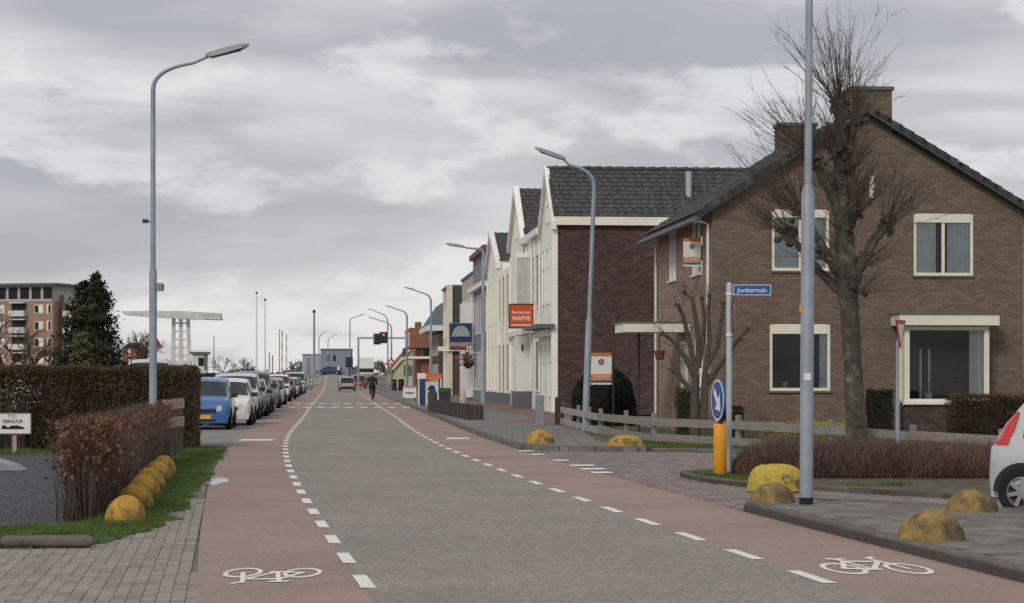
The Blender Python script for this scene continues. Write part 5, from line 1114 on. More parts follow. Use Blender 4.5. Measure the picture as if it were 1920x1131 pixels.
# ---- fences
wf = empty('plank_fence', (3.2, 46, .05), 0, 'long low weathered fence of two plank rails round the house garden', 'fence')
fp_ = [(1.48, 62.0), (1.82, 57), (2.21, 51.5), (3.2, 46.0), (4.79, 43.0), (6.37, 40.4), (7.66, 38.6), (8.98, 37.0), (10.4, 35.5)]
ztop = [.66, .65, .64, .64, .64, .60, .54, .50, .47]
for i, ((x0, y0), (x1, y1)) in enumerate(zip(fp_[:-1], fp_[1:])):
    d = Vector((x1-x0, y1-y0, 0)); ln = d.length; an = math.atan2(d.y, d.x); mid = Vector(((x0+x1)/2-3.2, (y0+y1)/2-46, 0))
    for zc, hh in ((0, .18), (-.36, .17)):
        za, zb = ztop[i]+zc, ztop[i+1]+zc; mb = MB(); mb.extr([(-ln/2, -.02, za-hh), (ln/2, -.02, zb-hh), (ln/2, -.02, zb+random.uniform(-.01, .01)), (-ln/2, -.02, za+random.uniform(-.01, .01))], (0, .035, 0))
        o = mb.build('rail', m_woodlt if i < 2 else m_wood, wf); o.location = mid + Vector((0, 0, -.05)); o.rotation_euler = (0, 0, an)
    np_ = max(1, int(ln/2.6))
    for k in range(np_ + (1 if i == len(fp_)-2 else 0)):
        t = k/np_; x, y = x0+(x1-x0)*t, y0+(y1-y0)*t; o = MB().cbox(-.05, .05, .018, .11, -.05, ztop[i]+.07, .012).build('post', m_wood, wf); o.location = (x-3.2, y-46, 0); o.rotation_euler = (0, 0, an)
for px, Y, w_, h_, lb, m_ in ((1012, 61.6, .27, .93, 'broad grey gate post at the far end of the plank fence', m_lampgrey), (1045, 61.8, .15, .86, 'slim dark gate post beside the broad grey one', m_wooddk)):
    o = MB().cbox(-w_/2, w_/2, -w_/2, w_/2, 0, h_, .02).build('gate_post', m_, None); o.location = (gx(px, Y), Y, .09); tag(o, lb, 'gate post')
pf = empty('short_fence', (-6.62, 39, .02), 0, 'short worn plank fence at the end of the beech hedge', 'fence')
for zc in (1.02, .66):
    mb = MB(); p0, p1 = (-6.48+6.62, 37.0-39), (-6.80+6.62, 41.4-39)
    for k in range(5):
        a, b = k/5+.012, (k+1)/5-.012; A0 = Vector((p0[0]+(p1[0]-p0[0])*a, p0[1]+(p1[1]-p0[1])*a, 0)); B0_ = Vector((p0[0]+(p1[0]-p0[0])*b, p0[1]+(p1[1]-p0[1])*b, 0)); jz = random.uniform(-.012, .012)
        q = MB(); q.extr([tuple(A0+Vector((.03, 0, zc-.09+jz))), tuple(B0_+Vector((.03, 0, zc-.09+jz))), tuple(B0_+Vector((.03, 0, zc+.10+jz))), tuple(A0+Vector((.03, 0, zc+.10+jz)))], (.03, 0, 0)); q.build('rail_board', m_woodpink, pf)
for k in range(6): t = k/5; x, y = -6.48+6.62+(-.32)*t, 37-39+4.4*t; MB().box(x-.04, x+.028, y-.04, y+.04, 0, 1.14).build('post', m_wooddk, pf)
# ---- left corner: log, board sign, slab
lg = MB(); lg.tube([(-.42, 0, .05), (-.38, 0, .055), (.38, .01, .055), (.43, .01, .05)], [.035, .058, .06, .03], 14); o = lg.build('edging_log', m_kerb, None, True); x, y = gp(88, 1029); o.location = (x, y, .012); tag(o, 'dark rounded concrete edging log lying on the grass edge', 'edging')
sb = empty('board_sign', (gx(27, 41.2), 41.2, .01), 0, 'white board sign with black lettering on a wooden post by the hedge', 'sign'); MB().box(-.04, .04, 0, .06, 0, .42).build('post', m_woodpink, sb)
bd = MB().box(-.36, .345, -.03, -.002, .40, .83).build('board', m_white, sb); e_ = MB()
for a in ((-.36, .345, .40, .415), (-.36, .345, .815, .83), (.33, .345, .415, .815)): e_.box(a[0], a[1], -.036, -.0305, a[2], a[3])
e_.build('board_edge', m_lampgrey, bd); text_obj('lettering', 'VERHUUR', .10, m_black, bd, (-.03, -.032, .655), (R(90), 0, 0), .95, .002); text_obj('lettering', 'TTC', .10, m_black, bd, (-.04, -.032, .76), (R(90), 0, 0), 1)
ps = MB(); ps.poly([(-.26, -.034, .50), (.22, -.034, .50), (.19, -.034, .545), (.08, -.034, .575), (-.06, -.034, .575), (-.12, -.034, .53), (-.18, -.034, .58), (-.24, -.034, .58)]); ps.build('printed_vehicle', m_black, bd)
sl_ = MB(); sl_.extr([(-.5, 0, .0), (.46, 0, .0), (.30, 0, .10), (-.15, 0, .22), (-.5, 0, .24)], (0, .5, 0)); o = sl_.build('tilted_slab', m_lampgrey, None); x, y = gp(-18, 884); o.location = (x, y, .012); o.rotation_euler = (0, 0, R(-8)); tag(o, 'grey wedge shaped slab lying on the gravel at the left edge', 'slab')
# ---- sale boards
def sale_board(root, x0, x1, y, z0, z1, tilt=0.):
    H_ = z1-z0; w_ = x1-x0; pn = MB().box(x0, x1, y, y+.02, z0, z1).build('board', m_white, root)
    MB().box(x0, x1, y-.004, y-.0005, z1-H_*.11, z1).build('orange_band', m_orange, pn); MB().box(x0, x1, y-.004, y-.0005, z0+H_*.17, z0+H_*.33).build('orange_band', m_orange, pn); MB().box(x0, x1, y-.004, y-.0005, z0+H_*.06, z0+H_*.15).build('grey_band', m_slate, pn)
    text_obj('lettering', 'TE KOOP', H_*.13, m_white, pn, ((x0+x1)/2, y-.006, z0+H_*.25), (R(90), 0, 0), 1, .001)
    MB().lathe([(H_*.055, -.001), (H_*.055, -.004), (H_*.095, -.004), (H_*.095, -.001)], 18, ((x0+x1)/2, y, z0+H_*.71), 'y').build('round_emblem', m_slate, pn); MB().lathe([(.001, -.003), (H_*.05, -.003), (H_*.05, -.001)], 14, ((x0+x1)/2, y, z0+H_*.71), 'y').build('emblem_centre', m_orange, pn)
s_ = empty('sale_sign', (gx(1150, 60), 60, .07), R(3), 'orange and white sale board on a dark post before the yew', 'sign'); MB().box(-.025, .025, 0, .05, 0, 2.25).build('post', m_dark, s_); sale_board(s_, -.68, -.05, -.0, 1.27, 2.22)
s_ = empty('sale_sign', (gx(1316, 52.3), 52.3, 0), R(2), 'orange and white sale board fixed high on the front wall corner', 'sign'); sale_board(s_, -.485, -.02, 0, 4.45, 5.18); MB().box(-.02, .06, .0, .02, 4.6, 5.0).build('bracket', m_dark, s_)
# ---- hanging shop signs
o_s = empty('orange_hanging_sign', fpos(8.55, -.0), FA, 'square orange projecting sign with white lettering on the white house', 'sign')
xs0, xs1 = -1.10, -.06; zz0, zz1 = 3.78, 4.80
pn = MB().box(xs0, xs1, -.06, .06, zz0, zz1).build('panel', m_orangered, o_s); e_ = MB()
for a in ((xs0-.03, xs1+.03, zz0-.05, zz0), (xs0-.03, xs1+.03, zz1, zz1+.05), (xs0-.04, xs0, zz0, zz1), (xs1, xs1+.03, zz0, zz1)): e_.box(a[0], a[1], -.07, .07, a[2], a[3])
e_.build('frame', m_dark, pn); MB().box(xs0+.05, xs1-.05, -.066, -.0605, zz0+.08, zz0+.13).build('white_stripe', m_white, pn); MB().tube([(xs1+.03, 0, zz1-.25), (.06, 0, zz1-.25)], .03, 6).build('bracket', m_dark, o_s)
text_obj('lettering', 'Restaurant', .20, m_white, pn, ((xs0+xs1)/2, -.064, zz0+.68), (R(90), 0, 0), .95, .002); text_obj('lettering', 'INAPVE', .27, m_white, pn, ((xs0+xs1)/2, -.064, zz0+.40), (R(90), 0, 0), .9, .006)
b_s = empty('dome_picture_sign', fpos(47, .02), FA, 'blue hanging sign with pale dome picture above a red strip', 'sign'); m_navy = M('navy', (.025, .045, .12), .5, .1); m_pale = M('pale_green', (.30, .38, .35), .6, .15, 4); m_pink = M('faded_pink', (.34, .25, .25), .7, .1)
pn = MB().box(-1.62, -.22, -.06, .06, 3.75, 4.95).build('panel', m_navy, b_s); dm = MB(); dm.poly([(-.92+.58*math.cos(a), -.066, 4.12+.70*math.sin(a)) for a in np.linspace(0, math.pi, 16)]); dm.build('dome_shape', m_pale, pn); e_ = MB()
for a in ((-1.68, -1.62, 3.3, 5.0), (-.22, -.16, 3.3, 5.0), (-1.62, -.22, 4.95, 5.0)): e_.box(a[0], a[1], -.07, .07, a[2], a[3])
e_.build('frame', m_lampgrey, pn); MB().box(-1.62, -.22, -.055, .05, 3.5, 3.74).build('pink_strip', m_pink, pn); MB().box(-1.62, -.55, -.055, .05, 3.25, 3.49).build('red_strip', M('dull_red', (.22, .035, .035), .6, .1), pn); MB().tube([(-.16, 0, 4.3), (.1, 0, 4.3)], .03, 6).build('bracket', m_dark, b_s)
hb = empty('hanging_basket', (gx(878, 127), 127, 2.05), 0, 'brownish hanging flower basket below the blue dome sign', 'basket'); MB().lathe([(.001, 0), (.28, .15), (.36, .4), (.34, .42)], 14).build('basket', m_wooddk, hb); c = rng.normal(0, 1, (500, 3))*np.array([.3, .3, .26])+np.array([0, 0, .6]); V, Fc = leafquads(c, .14, .09); o = np_mesh('flowers', V, Fc, M_foliage('dry_flowers', [(.12, .09, .05), (.3, .22, .16), (.35, .12, .08), (.10, .12, .05)]), hb); o['kind'] = 'stuff'; MB().tube([(0, 0, .4), (0, 0, 1.5), (.6, .2, 1.55)], .02, 6).build('hanger', m_dark, hb)
pb_ = empty('hanging_pot', (gx(1237, 54.5), 54.5, 2.02), 0, 'small brown hanging pot under the cream door canopy', 'pot'); MB().lathe([(.001, 0), (.11, .03), (.15, .26), (.13, .27)], 12).build('pot', M('brown_pot', (.16, .06, .045), .8, .2), pb_, True); MB().tube([(0, 0, .25), (0, 0, .76)], .012, 5).build('hanger', m_dark, pb_)
# ---- pavement furniture by the shops
tf = empty('terrace_screen', (-1.45, 68.5, .1), 0, 'low dark timber terrace screen along the kerb', 'screen'); e0, e1 = (0, 0), (-2.1, 17.0)
for k in range(44):
    t = k/44; x, y = e1[0]*t, e1[1]*t; h_ = .53 if k < 34 else .82; o = MB().box(-.035, .035, 0, .34, 0, h_ + random.uniform(-.01, .01)).build('board', m_wooddk, tf); o.location = (x, y, 0); o.rotation_euler = (0, 0, math.atan2(2.1, 17.0))
for k in range(3): o = MB().box(.04+k*.15, .18+k*.15, -.03, .04, 0, .52).build('board', m_wooddk, tf)
ad = empty('poster_cabinet', (gx(806, 96), 96, .1), 0, 'white poster cabinet with orange header on the shop pavement', 'display'); xw = .56
MB().box(-xw, xw, 0, .5, 1.35, 1.62).build('orange_header', m_orange, ad); MB().box(-xw-.04, -xw+.36, -.012, .4, 1.36, 1.63).build('header_end', m_white, ad)
for x in (-xw, xw-.06): MB().box(x, x+.06, .0, .06, 0, 1.35).build('upright', m_white, ad)
MB().box(-xw+.06, -.22, .03, .06, .1, 1.34).build('blue_panel', m_navy, ad); pn = MB().box(-.20, .42, -.02, .02, .12, 1.22).build('poster', M('poster_paper', (.55, .58, .55), .7, .1, 3), ad); ps = MB(); ps.poly([(p[0], -.023, p[1]) for p in blob(.10, .86, .2, .18, 18, 5)]); ps.build('poster_print', m_navy, pn)
MB().box(-xw-.05, -xw-.01, -.05, .4, 0, .14).build('foot', m_dark, ad); MB().box(xw+.01, xw+.05, -.05, .4, 0, .14).build('foot', m_dark, ad)
ab = empty('pavement_board', (gx(768, 122), 122, .1), 0, 'low white pavement board with a pink top edge', 'sign'); MB().box(-.40, .40, 0, .03, .16, .78).build('panel', m_white, ab); MB().box(-.42, .42, -.005, .035, .78, .90).build('pink_edge', m_pink, ab)
for x in (-.36, .30): MB().box(x, x+.06, -.2, .22, 0, .155).build('foot', m_dark, ab)
ps = MB(); ps.poly([(p[0], -.006, p[1]) for p in blob(0, .46, .27, .06, 18, 8)]); ps.build('blurred_print', m_slate, ab)
wb = empty('wheeled_bin', (gx(834, 90), 90, .1), 0, 'green lidded wheeled bin beside the poster cabinet', 'bin'); MB().extr([(-.22, 0, .08), (.22, 0, .08), (.27, 0, .78), (-.27, 0, .78)], (0, .5, 0)).build('body', m_dark, wb); MB().extr([(-.30, -.03, .78), (.30, -.03, .78), (.27, -.03, .95), (-.27, -.03, .98)], (0, .56, 0)).build('lid', M('green_plastic', (.02, .10, .035), .5, .1), wb)
for x in (-.22, .18): MB().lathe([(.001, 0), (.08, 0), (.08, .05), (.001, .05)], 12, (x, .42, .08), 'x').build('wheel', m_black, wb)
pa = empty('folded_parasol', (gx(868, 84), 84, .1), 0, 'beige folded parasol in a red base outside the shops', 'parasol'); MB().lathe([(.001, 0), (.26, 0), (.24, .08), (.05, .12), (.001, .12)], 16).build('base', m_red, pa, True); MB().lathe([(.02, .1), (.02, .2), (.13, .22), (.15, .5), (.09, .85), (.02, .98)], 10).build('canopy', m_beige, pa)
for i, (px, Y, c_, lb) in enumerate(((738, 205, m_dark, 'dark litter bin beside the gantry post'), (752, 205, m_black, 'black litter bin left of the yellow house'))): 
    b_ = empty('litter_bin', (gx(px, Y), Y, RZ(Y)+.05), 0, lb, 'bin', 'litter bins by the gantry'); MB().lathe([(.001, 0), (.28, 0), (.32, 1.05), (.28, 1.2), (.001, 1.25)], 10).build('body', c_, b_, True); MB().lathe([(.33, .85), (.34, .9)], 10).build('band', m_lampgrey, b_)
# ================================================================ VEHICLES AND PEOPLE
def paint(name, col, rough=.3): return M(name, col, rough, .03, 2, spec=.5, coat=.6)
m_tyre = M('tyre', (.016, .016, .017), .85, .2, 6); m_rim = M('rim', (.42, .43, .44), .35, .05, metal=.6); m_cglass = M('car_glass', (.018, .03, .034), .08, 0, spec=.45)
m_hl = M('headlight', (.55, .56, .55), .1, .05, spec=.8); m_tail = M('tail_light', (.55, .02, .02), .15, .05, spec=.8); m_plate = M('yellow_plate', (.75, .42, .02), .5, .05); m_trim = M('black_trim', (.022, .022, .024), .6, .1)
SHAPES = dict(
 hatch=dict(x=[-.5,-.49,-.45,-.38,-.30,-.12,-.10,.06,.08,.15,.24,.305,.40,.46,.49,.5], top=[.40,.55,.74,.93,.98,1.0,1.0,.985,.98,.92,.77,.645,.60,.56,.50,.36], belt=[.39,.54,.60,.61,.61,.61,.61,.61,.61,.61,.61,.62,.585,.545,.485,.35], w=[.86,.93,.97,.99,1,1,1,1,1,1,1,1,.98,.95,.88,.80], wt=[.80,.80,.76,.75,.76,.78,.78,.78,.78,.77,.78,.80,.80,.78,.74,.72], rear=(1, 3), front=(9, 11), side=[(3, 5), (6, 8), (8, 10)]),
 suv=dict(x=[-.5,-.49,-.46,-.42,-.34,-.12,-.10,.06,.08,.14,.21,.27,.40,.46,.49,.5], top=[.42,.58,.78,.95,.985,1.0,1.0,.99,.985,.93,.80,.67,.64,.61,.54,.38], belt=[.41,.57,.61,.62,.62,.62,.62,.62,.62,.62,.62,.645,.625,.595,.525,.37], w=[.88,.95,.98,1,1,1,1,1,1,1,1,1,.99,.97,.91,.84], wt=[.82,.82,.80,.80,.81,.82,.82,.82,.82,.81,.81,.84,.85,.83,.80,.78], rear=(1, 3), front=(9, 11), side=[(3, 5), (6, 8), (8, 10)]),
 van=dict(x=[-.5,-.495,-.485,-.46,-.34,-.12,-.10,.14,.16,.22,.30,.36,.42,.47,.49,.5], top=[.5,.7,.9,.985,1.0,1.0,1.0,1.0,.99,.93,.76,.60,.55,.50,.43,.32], belt=[.42,.5,.52,.53,.53,.53,.53,.53,.53,.53,.54,.575,.535,.485,.415,.31], w=[.9,.97,.99,1,1,1,1,1,1,1,1,1,.99,.97,.92,.85], wt=[.85,.86,.86,.86,.87,.87,.87,.87,.87,.86,.85,.85,.85,.83,.80,.78], rear=(1, 3), front=(9, 11), side=[(8, 10)]))
def wheel_proto(r, spokes=7):
    t = MB().lathe([(r*.62, -.095), (r*.9, -.10), (r*.99, -.07), (r, 0), (r*.99, .07), (r*.9, .10), (r*.62, .095)], 28, ax='y').mesh('tyre', True); t.materials.append(m_tyre)
    rm = MB(); rm.lathe([(r*.64, -.085), (r*.58, -.09), (r*.56, -.04)], 28, ax='y'); rm.lathe([(.001, -.082), (r*.16, -.082), (r*.17, -.05)], 14, ax='y')
    for k in range(spokes):
        a = 2*math.pi*k/spokes; M_ = Matrix.Rotation(a, 4, 'Y'); rm.box(-r*.085, r*.085, -.078, -.05, r*.13, r*.585, M_)
    rm = rm.mesh('rim', False); rm.materials.append(m_rim); hb = MB().lathe([(.001, -.045), (r*.6, -.045), (r*.6, .03)], 20, ax='y').mesh('hub', False); hb.materials.append(m_trim); return t, rm, hb
_wp = {}
def car(label, kind, L_, W_, H_, pm, x, y, rz, z=0., bumper=None, group='cars parked along the road', wr=.31, cat='car', lights=True, tall_tail=False, gc=.19, grille=True, rails=False, rwx=-.30):
    sh = SHAPES[kind]; root = empty('parked_car' if group == 'cars parked along the road' else cat, (x, y, z), rz, label, cat, group)
    n = len(sh['x']); rows = []
    for i in range(n):
        X = sh['x'][i]*L_; w = sh['w'][i]*W_/2; wt = sh['wt'][i]*W_/2; zt = sh['top'][i]*H_; zb = sh['belt'][i]*H_; g0 = gc + (.05 if i in (0, n-1) else 0); zs = g0 + (zb-g0)*.28; zm = g0 + (zb-g0)*.72
        cab = zt - zb > .12; 
        if not cab: wt = w*.86
        rows.append([(X, 0, g0), (X, w*.88, g0), (X, w*.98, zs), (X, w, zm), (X, w*.955, zb), (X, wt, zt-.035 if cab else zt-.012), (X, wt*.72, zt), (X, 0, zt+.018)])
    V = []; 
    for r in rows: V += r + [(p[0], -p[1], p[2]) for p in r[1:-1][::-1]]
    k = len(rows[0])*2-2; faces = {'body': [], 'windscreen': [], 'rear_window': [], 'side': []}
    def idx(i, j): return i*k + j % k
    for i in range(n-1):
        for j in range(k):
            f = (idx(i, j), idx(i, j+1), idx(i+1, j+1), idx(i+1, j)); slot = 'body'; jj = j if j < 7 else 13 - j
            if jj in (5, 6) and sh['front'][0] <= i < sh['front'][1]: slot = 'windscreen'
            elif jj in (5, 6) and sh['rear'][0] <= i < sh['rear'][1]: slot = 'rear_window'
            elif jj == 4 and any(a <= i < b for a, b in sh['side']): slot = 'side'
            faces[slot].append(f)
    faces['body'] += [tuple(range(k)), tuple(reversed(range((n-1)*k, n*k)))]
    def part(nm, fs, m_, par=root):
        used = sorted({v for f in fs for v in f}); mp_ = {v: q for q, v in enumerate(used)}; me = bpy.data.meshes.new(nm); me.from_pydata([V[v] for v in used], [], [tuple(mp_[v] for v in f) for f in fs]); me.update(); bm = bmesh.new(); bm.from_mesh(me); bmesh.ops.recalc_face_normals(bm, faces=bm.faces); bm.to_mesh(me); bm.free()
        me.polygons.foreach_set('use_smooth', [True]*len(me.polygons)); me.set_sharp_from_angle(angle=R(48)); return obj(nm, me, m_, par)
    body = part('body', faces['body'], pm); part('windscreen', faces['windscreen'], m_cglass); part('rear_window', faces['rear_window'], m_cglass)
    for s in (1, -1):
        fs = [f for f in faces['side'] if V[f[0]][1]*s > 0]
        if fs: part('side_window', fs, m_cglass)
    bm_ = bumper or pm; xf, xr = L_/2, -L_/2
    zb0 = gc+.02
    def cap(x0, x1, w_, z0, z1, nm, m_):                   # rounded bumper
        mb = MB(); pts = [(x0, -w_/2), (x1-.06*np.sign(x1-x0), -w_/2), (x1, -w_/2*.8), (x1, w_/2*.8), (x1-.06*np.sign(x1-x0), w_/2), (x0, w_/2)]; mb.prism(pts if x1 > x0 else pts[::-1], z0, z1); return mb.build(nm, m_, root)
    cap(xf-.22, xf+.025, W_*.90, zb0, H_*.30, 'front_bumper', bm_); cap(xr+.2, xr-.02, W_*.92, zb0, H_*.33, 'rear_bumper', bm_)
    MB().box(xf-.02, xf+.036, -W_*.24, W_*.24, gc+.06, H_*.20).build('air_intake', m_trim, root)
    if grille: MB().box(xf-.05, xf+.012, -W_*.25, W_*.25, H_*.325, H_*.40).build('grille', m_trim, root)
    if lights:
        for s in (1, -1):
            q = MB(); pts = [(xf-.03, s*W_*.25, H_*.355), (xf-.08, s*W_*.43, H_*.37), (xf-.13, s*W_*.44, H_*.50), (xf-.05, s*W_*.26, H_*.455)]; q.extr([Vector(p)+Vector((.05, 0, 0)) for p in pts], (-.08, 0, 0)); q.build('headlight', m_hl, root)
            if tall_tail:
                q = MB(); G = []
                def surf(xx_, zz_):
                    fx = np.interp(xx_, [r[0][0] for r in rows], range(n)); i0 = min(int(fx), n-2); t_ = fx-i0; col_ = [Vector(rows[i0][j]).lerp(Vector(rows[i0+1][j]), t_) for j in range(2, 7)]
                    return float(np.interp(zz_, [p[2] for p in col_], [p[1] for p in col_]))
                for a_ in np.linspace(0, 1, 7):
                    z_ = H_*(.555+.255*a_); xa, xb = xr+.045+.20*a_**1.3, xr+.245+.10*a_
                    G.append([(x_, s*(surf(x_, z_)+.012), z_) for x_ in np.linspace(xa, xb, 5)])
                for r0, r1 in zip(G[:-1], G[1:]):
                    for j in range(4): q.quad(r0[j], r0[j+1], r1[j+1], r1[j])
                q.build('tail_light', m_tail, root, True)
            else: MB().box(xr-.008, xr+.10, s*W_*.36 if s > 0 else -W_*.455, W_*.455 if s > 0 else -W_*.36, H_*.40, H_*.54).build('tail_light', m_tail, root)
    MB().box(xf+.037, xf+.045, -.26, .26, H_*.215, H_*.215+.11).build('number_plate', m_plate, root); MB().box(xr-.034, xr-.021, -.26, .26, H_*.36, H_*.36+.11).build('number_plate', m_plate, root)
    for s in (1, -1):
        q = MB(); xm = sh['x'][10]*L_+.02; q.box(xm-.06, xm+.08, min(s*W_*.475, s*(W_/2+.16)), max(s*W_*.475, s*(W_/2+.16)), H_*.615, H_*.615+.13); q.build('mirror', m_trim, root)
        if rails: MB().tube([(-L_*.32, s*W_*.36, H_+.02), (-L_*.3, s*W_*.36, H_+.06), (L_*.05, s*W_*.36, H_+.06), (L_*.07, s*W_*.36, H_+.01)], .02, 6).build('roof_rail', m_trim, root)
    if wr not in _wp: _wp[wr] = wheel_proto(wr)
    t_, r_, h_ = _wp[wr]
    for xw in (.315*L_, rwx*L_):
        for s in (1, -1):
            w0 = obj('wheel', t_, None, root, (xw, s*(W_/2-.085), wr), (0, 0, math.pi if s > 0 else 0)); obj('rim', r_, None, w0); obj('hub', h_, None, w0)
            ar_ = MB(); seg = 18
            for q in range(seg):
                a0, a1 = math.pi*q/seg, math.pi*(q+1)/seg; ra, rb = wr*.97, wr*1.17; yy = s*(W_/2+.004)
                ar_.quad((xw+ra*math.cos(a0), yy, wr+ra*math.sin(a0)), (xw+rb*math.cos(a0), yy, wr+rb*math.sin(a0)), (xw+rb*math.cos(a1), yy, wr+rb*math.sin(a1)), (xw+ra*math.cos(a1), yy, wr+ra*math.sin(a1)))
            ar_.build('wheel_arch', m_trim, root)
    return root
DIRN = R(-90) + math.atan(.088)                    # facing the camera, along the road
def kerbside(label, kind, L_, W_, H_, pm, Yf, off=.35, **kw):
    Yc = Yf + L_/2; return car(label, kind, L_, W_, H_, pm, lane_l(Yc) - off - W_/2, Yc, DIRN, **kw)
p_blue = paint('blue_paint', (.04, .13, .36)); p_white = paint('white_car_paint', (.70, .70, .67)); p_grey = paint('grey_paint', (.10, .105, .11)); p_olive = paint('olive_paint', (.10, .095, .07)); p_silver = paint('silver_paint', (.34, .35, .36)); p_black = paint('black_paint', (.02, .02, .022)); p_navy = paint('navy_paint', (.02, .035, .10)); p_lt = paint('light_grey_paint', (.50, .51, .52))
kerbside('bright blue hatchback, first of the parked row at the hedge', 'hatch', 3.75, 1.66, 1.55, p_blue, 59.4, off=.55)
kerbside('white hatchback parked right behind the blue car', 'hatch', 4.0, 1.75, 1.52, p_white, 64.3, off=.15)
kerbside('pale grey off-roader with black front bumper, third parked car', 'suv', 4.5, 1.85, 1.70, p_lt, 73.0, off=.25, bumper=m_trim, wr=.36, gc=.26)
kerbside('dark grey estate car, fourth in the parked row', 'hatch', 4.4, 1.78, 1.5, p_grey, 78.6, off=.15)
kerbside('dark olive off-roader with roof rails in the parked row', 'suv', 4.6, 1.86, 1.80, p_olive, 85.5, off=.2, wr=.36, gc=.26, rails=True)
kerbside('dark grey off-roader just behind the olive one', 'suv', 4.5, 1.85, 1.72, p_grey, 91.5, off=.4, wr=.34, gc=.24)
kerbside('dark grey hatchback in the middle of the parked row', 'hatch', 4.1, 1.74, 1.5, p_grey, 99, off=.2)
kerbside('light silver hatchback in the middle of the parked row', 'hatch', 4.1, 1.75, 1.5, p_silver, 110, off=.2)
kerbside('white off-roader with dark bumper further down the row', 'suv', 4.5, 1.85, 1.7, p_white, 125, off=.25, bumper=m_trim, wr=.36, gc=.26)
kerbside('black hatchback behind the farther white off-roader', 'hatch', 4.1, 1.75, 1.5, p_black, 137, off=.15)
kerbside('silver estate car near the far end of the row', 'hatch', 4.3, 1.76, 1.5, p_lt, 152, off=.2)
kerbside('dark blue hatchback last but one in the row', 'hatch', 4.0, 1.72, 1.5, p_navy, 168, off=.2)
kerbside('pale van at the far end of the parked row', 'van', 4.8, 1.9, 1.95, p_lt, 184, off=.2, wr=.33)
car('white city car at the right edge entering the side street', 'hatch', 3.45, 1.63, 1.47, p_lt, gx(1934, 22.75) + 1.2266*.8572 + .73*.515 - .0, 22.75 - 1.2266*.515 + .73*.8572 - .0, R(-31), group='moving vehicles', tall_tail=True, wr=.285, gc=.20, rwx=-.38)
car('silver car driving away in the right half of the road', 'hatch', 4.2, 1.78, 1.5, p_silver, XC(211)+.75, 211, R(90)+math.atan(.088), RZ(211), bumper=m_trim, group='moving vehicles')
car('dark red car ahead beside the silver car', 'hatch', 4.2, 1.76, 1.55, paint('red_paint', (.22, .03, .03)), XC(232)+2.2, 232, R(90)+math.atan(.088), RZ(232), group='moving vehicles')
car('dark blue car crossing on the bridge crest', 'hatch', 4.5, 1.8, 1.5, p_navy, gx(620, 330), 330, R(165), RZ(330), group='moving vehicles')
car('grey van seen over the top of the tall hedge', 'van', 5.2, 2.0, 2.42, p_lt, gx(284, 100), 100, DIRN, group='vans behind the hedge', cat='van', wr=.34)
# lorry
lo = empty('white_lorry', (gx(687, 285), 285, RZ(285)), R(5), 'white box lorry far down the road before the bridge', 'lorry', 'moving vehicles'); MB().box(-1.1, 1.1, 0, 7, .8, 3.1).build('cargo_box', m_white, lo); MB().box(-1.05, 1.05, -.03, -.002, 1.0, 1.55).build('rear_window', m_cglass, lo); MB().box(-1.1, 1.1, 7.2, 9.2, .5, 2.6).build('cab', m_white, lo); MB().box(-1.1, 1.1, -.1, 0.2, .45, .78).build('rear_bumper', m_lampgrey, lo)
for s in (-1, 1): MB().box(s*.95-.12, s*.95+.12, -.14, -.101, .5, .72).build('tail_light', m_tail, lo)
for xx in (-.9, .9):
    for yy in (1.2, 7.8): MB().lathe([(.001, -.15), (.45, -.15), (.45, .15), (.001, .15)], 14, (xx, yy, .45), 'x').build('wheel', m_tyre, lo)
# ---- cyclist seen from behind
CYx, CYy = gx(698, 125), 125.0
bk = empty('bicycle', (CYx, CYy, .012), math.atan(.088), 'dark upright bicycle ridden away along the right cycle lane', 'bicycle')
for yy in (-.55, .55):
    mb = MB(); mb.tube([(0, yy+.33*math.cos(a), .35+.33*math.sin(a)) for a in np.linspace(0, 2*math.pi, 25)], .022, 6, cap=False); wq = mb.build('wheel', m_tyre, bk); sp_ = MB()
    for k in range(8): a = math.pi*k/8; sp_.tube([(0, yy-.32*math.cos(a), .35-.32*math.sin(a)), (0, yy+.32*math.cos(a), .35+.32*math.sin(a))], .003, 4)
    sp_.build('spokes', m_rim, wq)
mb = MB()
for a, b in (((0, -.55, .35), (0, -.2, .78)), ((0, -.55, .35), (0, -.05, .32)), ((0, -.05, .32), (0, -.22, .92)), ((0, -.05, .32), (0, .38, .82)), ((0, -.18, .75), (0, .38, .82)), ((0, .55, .35), (0, .36, .98))): mb.tube([a, b], .02, 6)
mb.build('frame', m_trim, bk); MB().lathe([(.001, 0), (.10, 0), (.11, .05), (.001, .07)], 10, (0, -.25, .93), sy=1.3).build('saddle', m_black, bk, True); MB().tube([(-.29, .2, 1.03), (-.2, .33, 1.06), (.2, .33, 1.06), (.29, .2, 1.03)], .014, 6).build('handlebar', m_rim, bk); MB().box(-.14, .14, -.78, -.4, .70, .73).build('carrier', m_trim, bk); MB().box(-.04, .04, -.80, -.78, .55, .63).build('rear_light', m_tail, bk)
for s in (-1, 1): MB().box(s*.08-.03, s*.08+.03, -.08+.14*s, .05+.14*s, .28 - .1*s, .31 - .1*s).build('pedal', m_black, bk)
pr = empty('person', (CYx, CYy, .012), math.atan(.088), 'cyclist in black clothes and pale cap, seen from behind on a bicycle', 'person')
def skinned(name, verts, edges, rad, mat, parent, sub=2, root=0):
    me = bpy.data.meshes.new(name); me.from_pydata(verts, edges, []); o = obj(name, me, mat, parent); md = o.modifiers.new('skin', 'SKIN'); md.use_smooth_shade = True
    for i, r in enumerate(rad): sv = me.skin_vertices[0].data[i]; sv.radius = (r, r) if not isinstance(r, tuple) else r; sv.use_root = (i == root)
    s_ = o.modifiers.new('sub', 'SUBSURF'); s_.levels = s_.render_levels = sub; return o
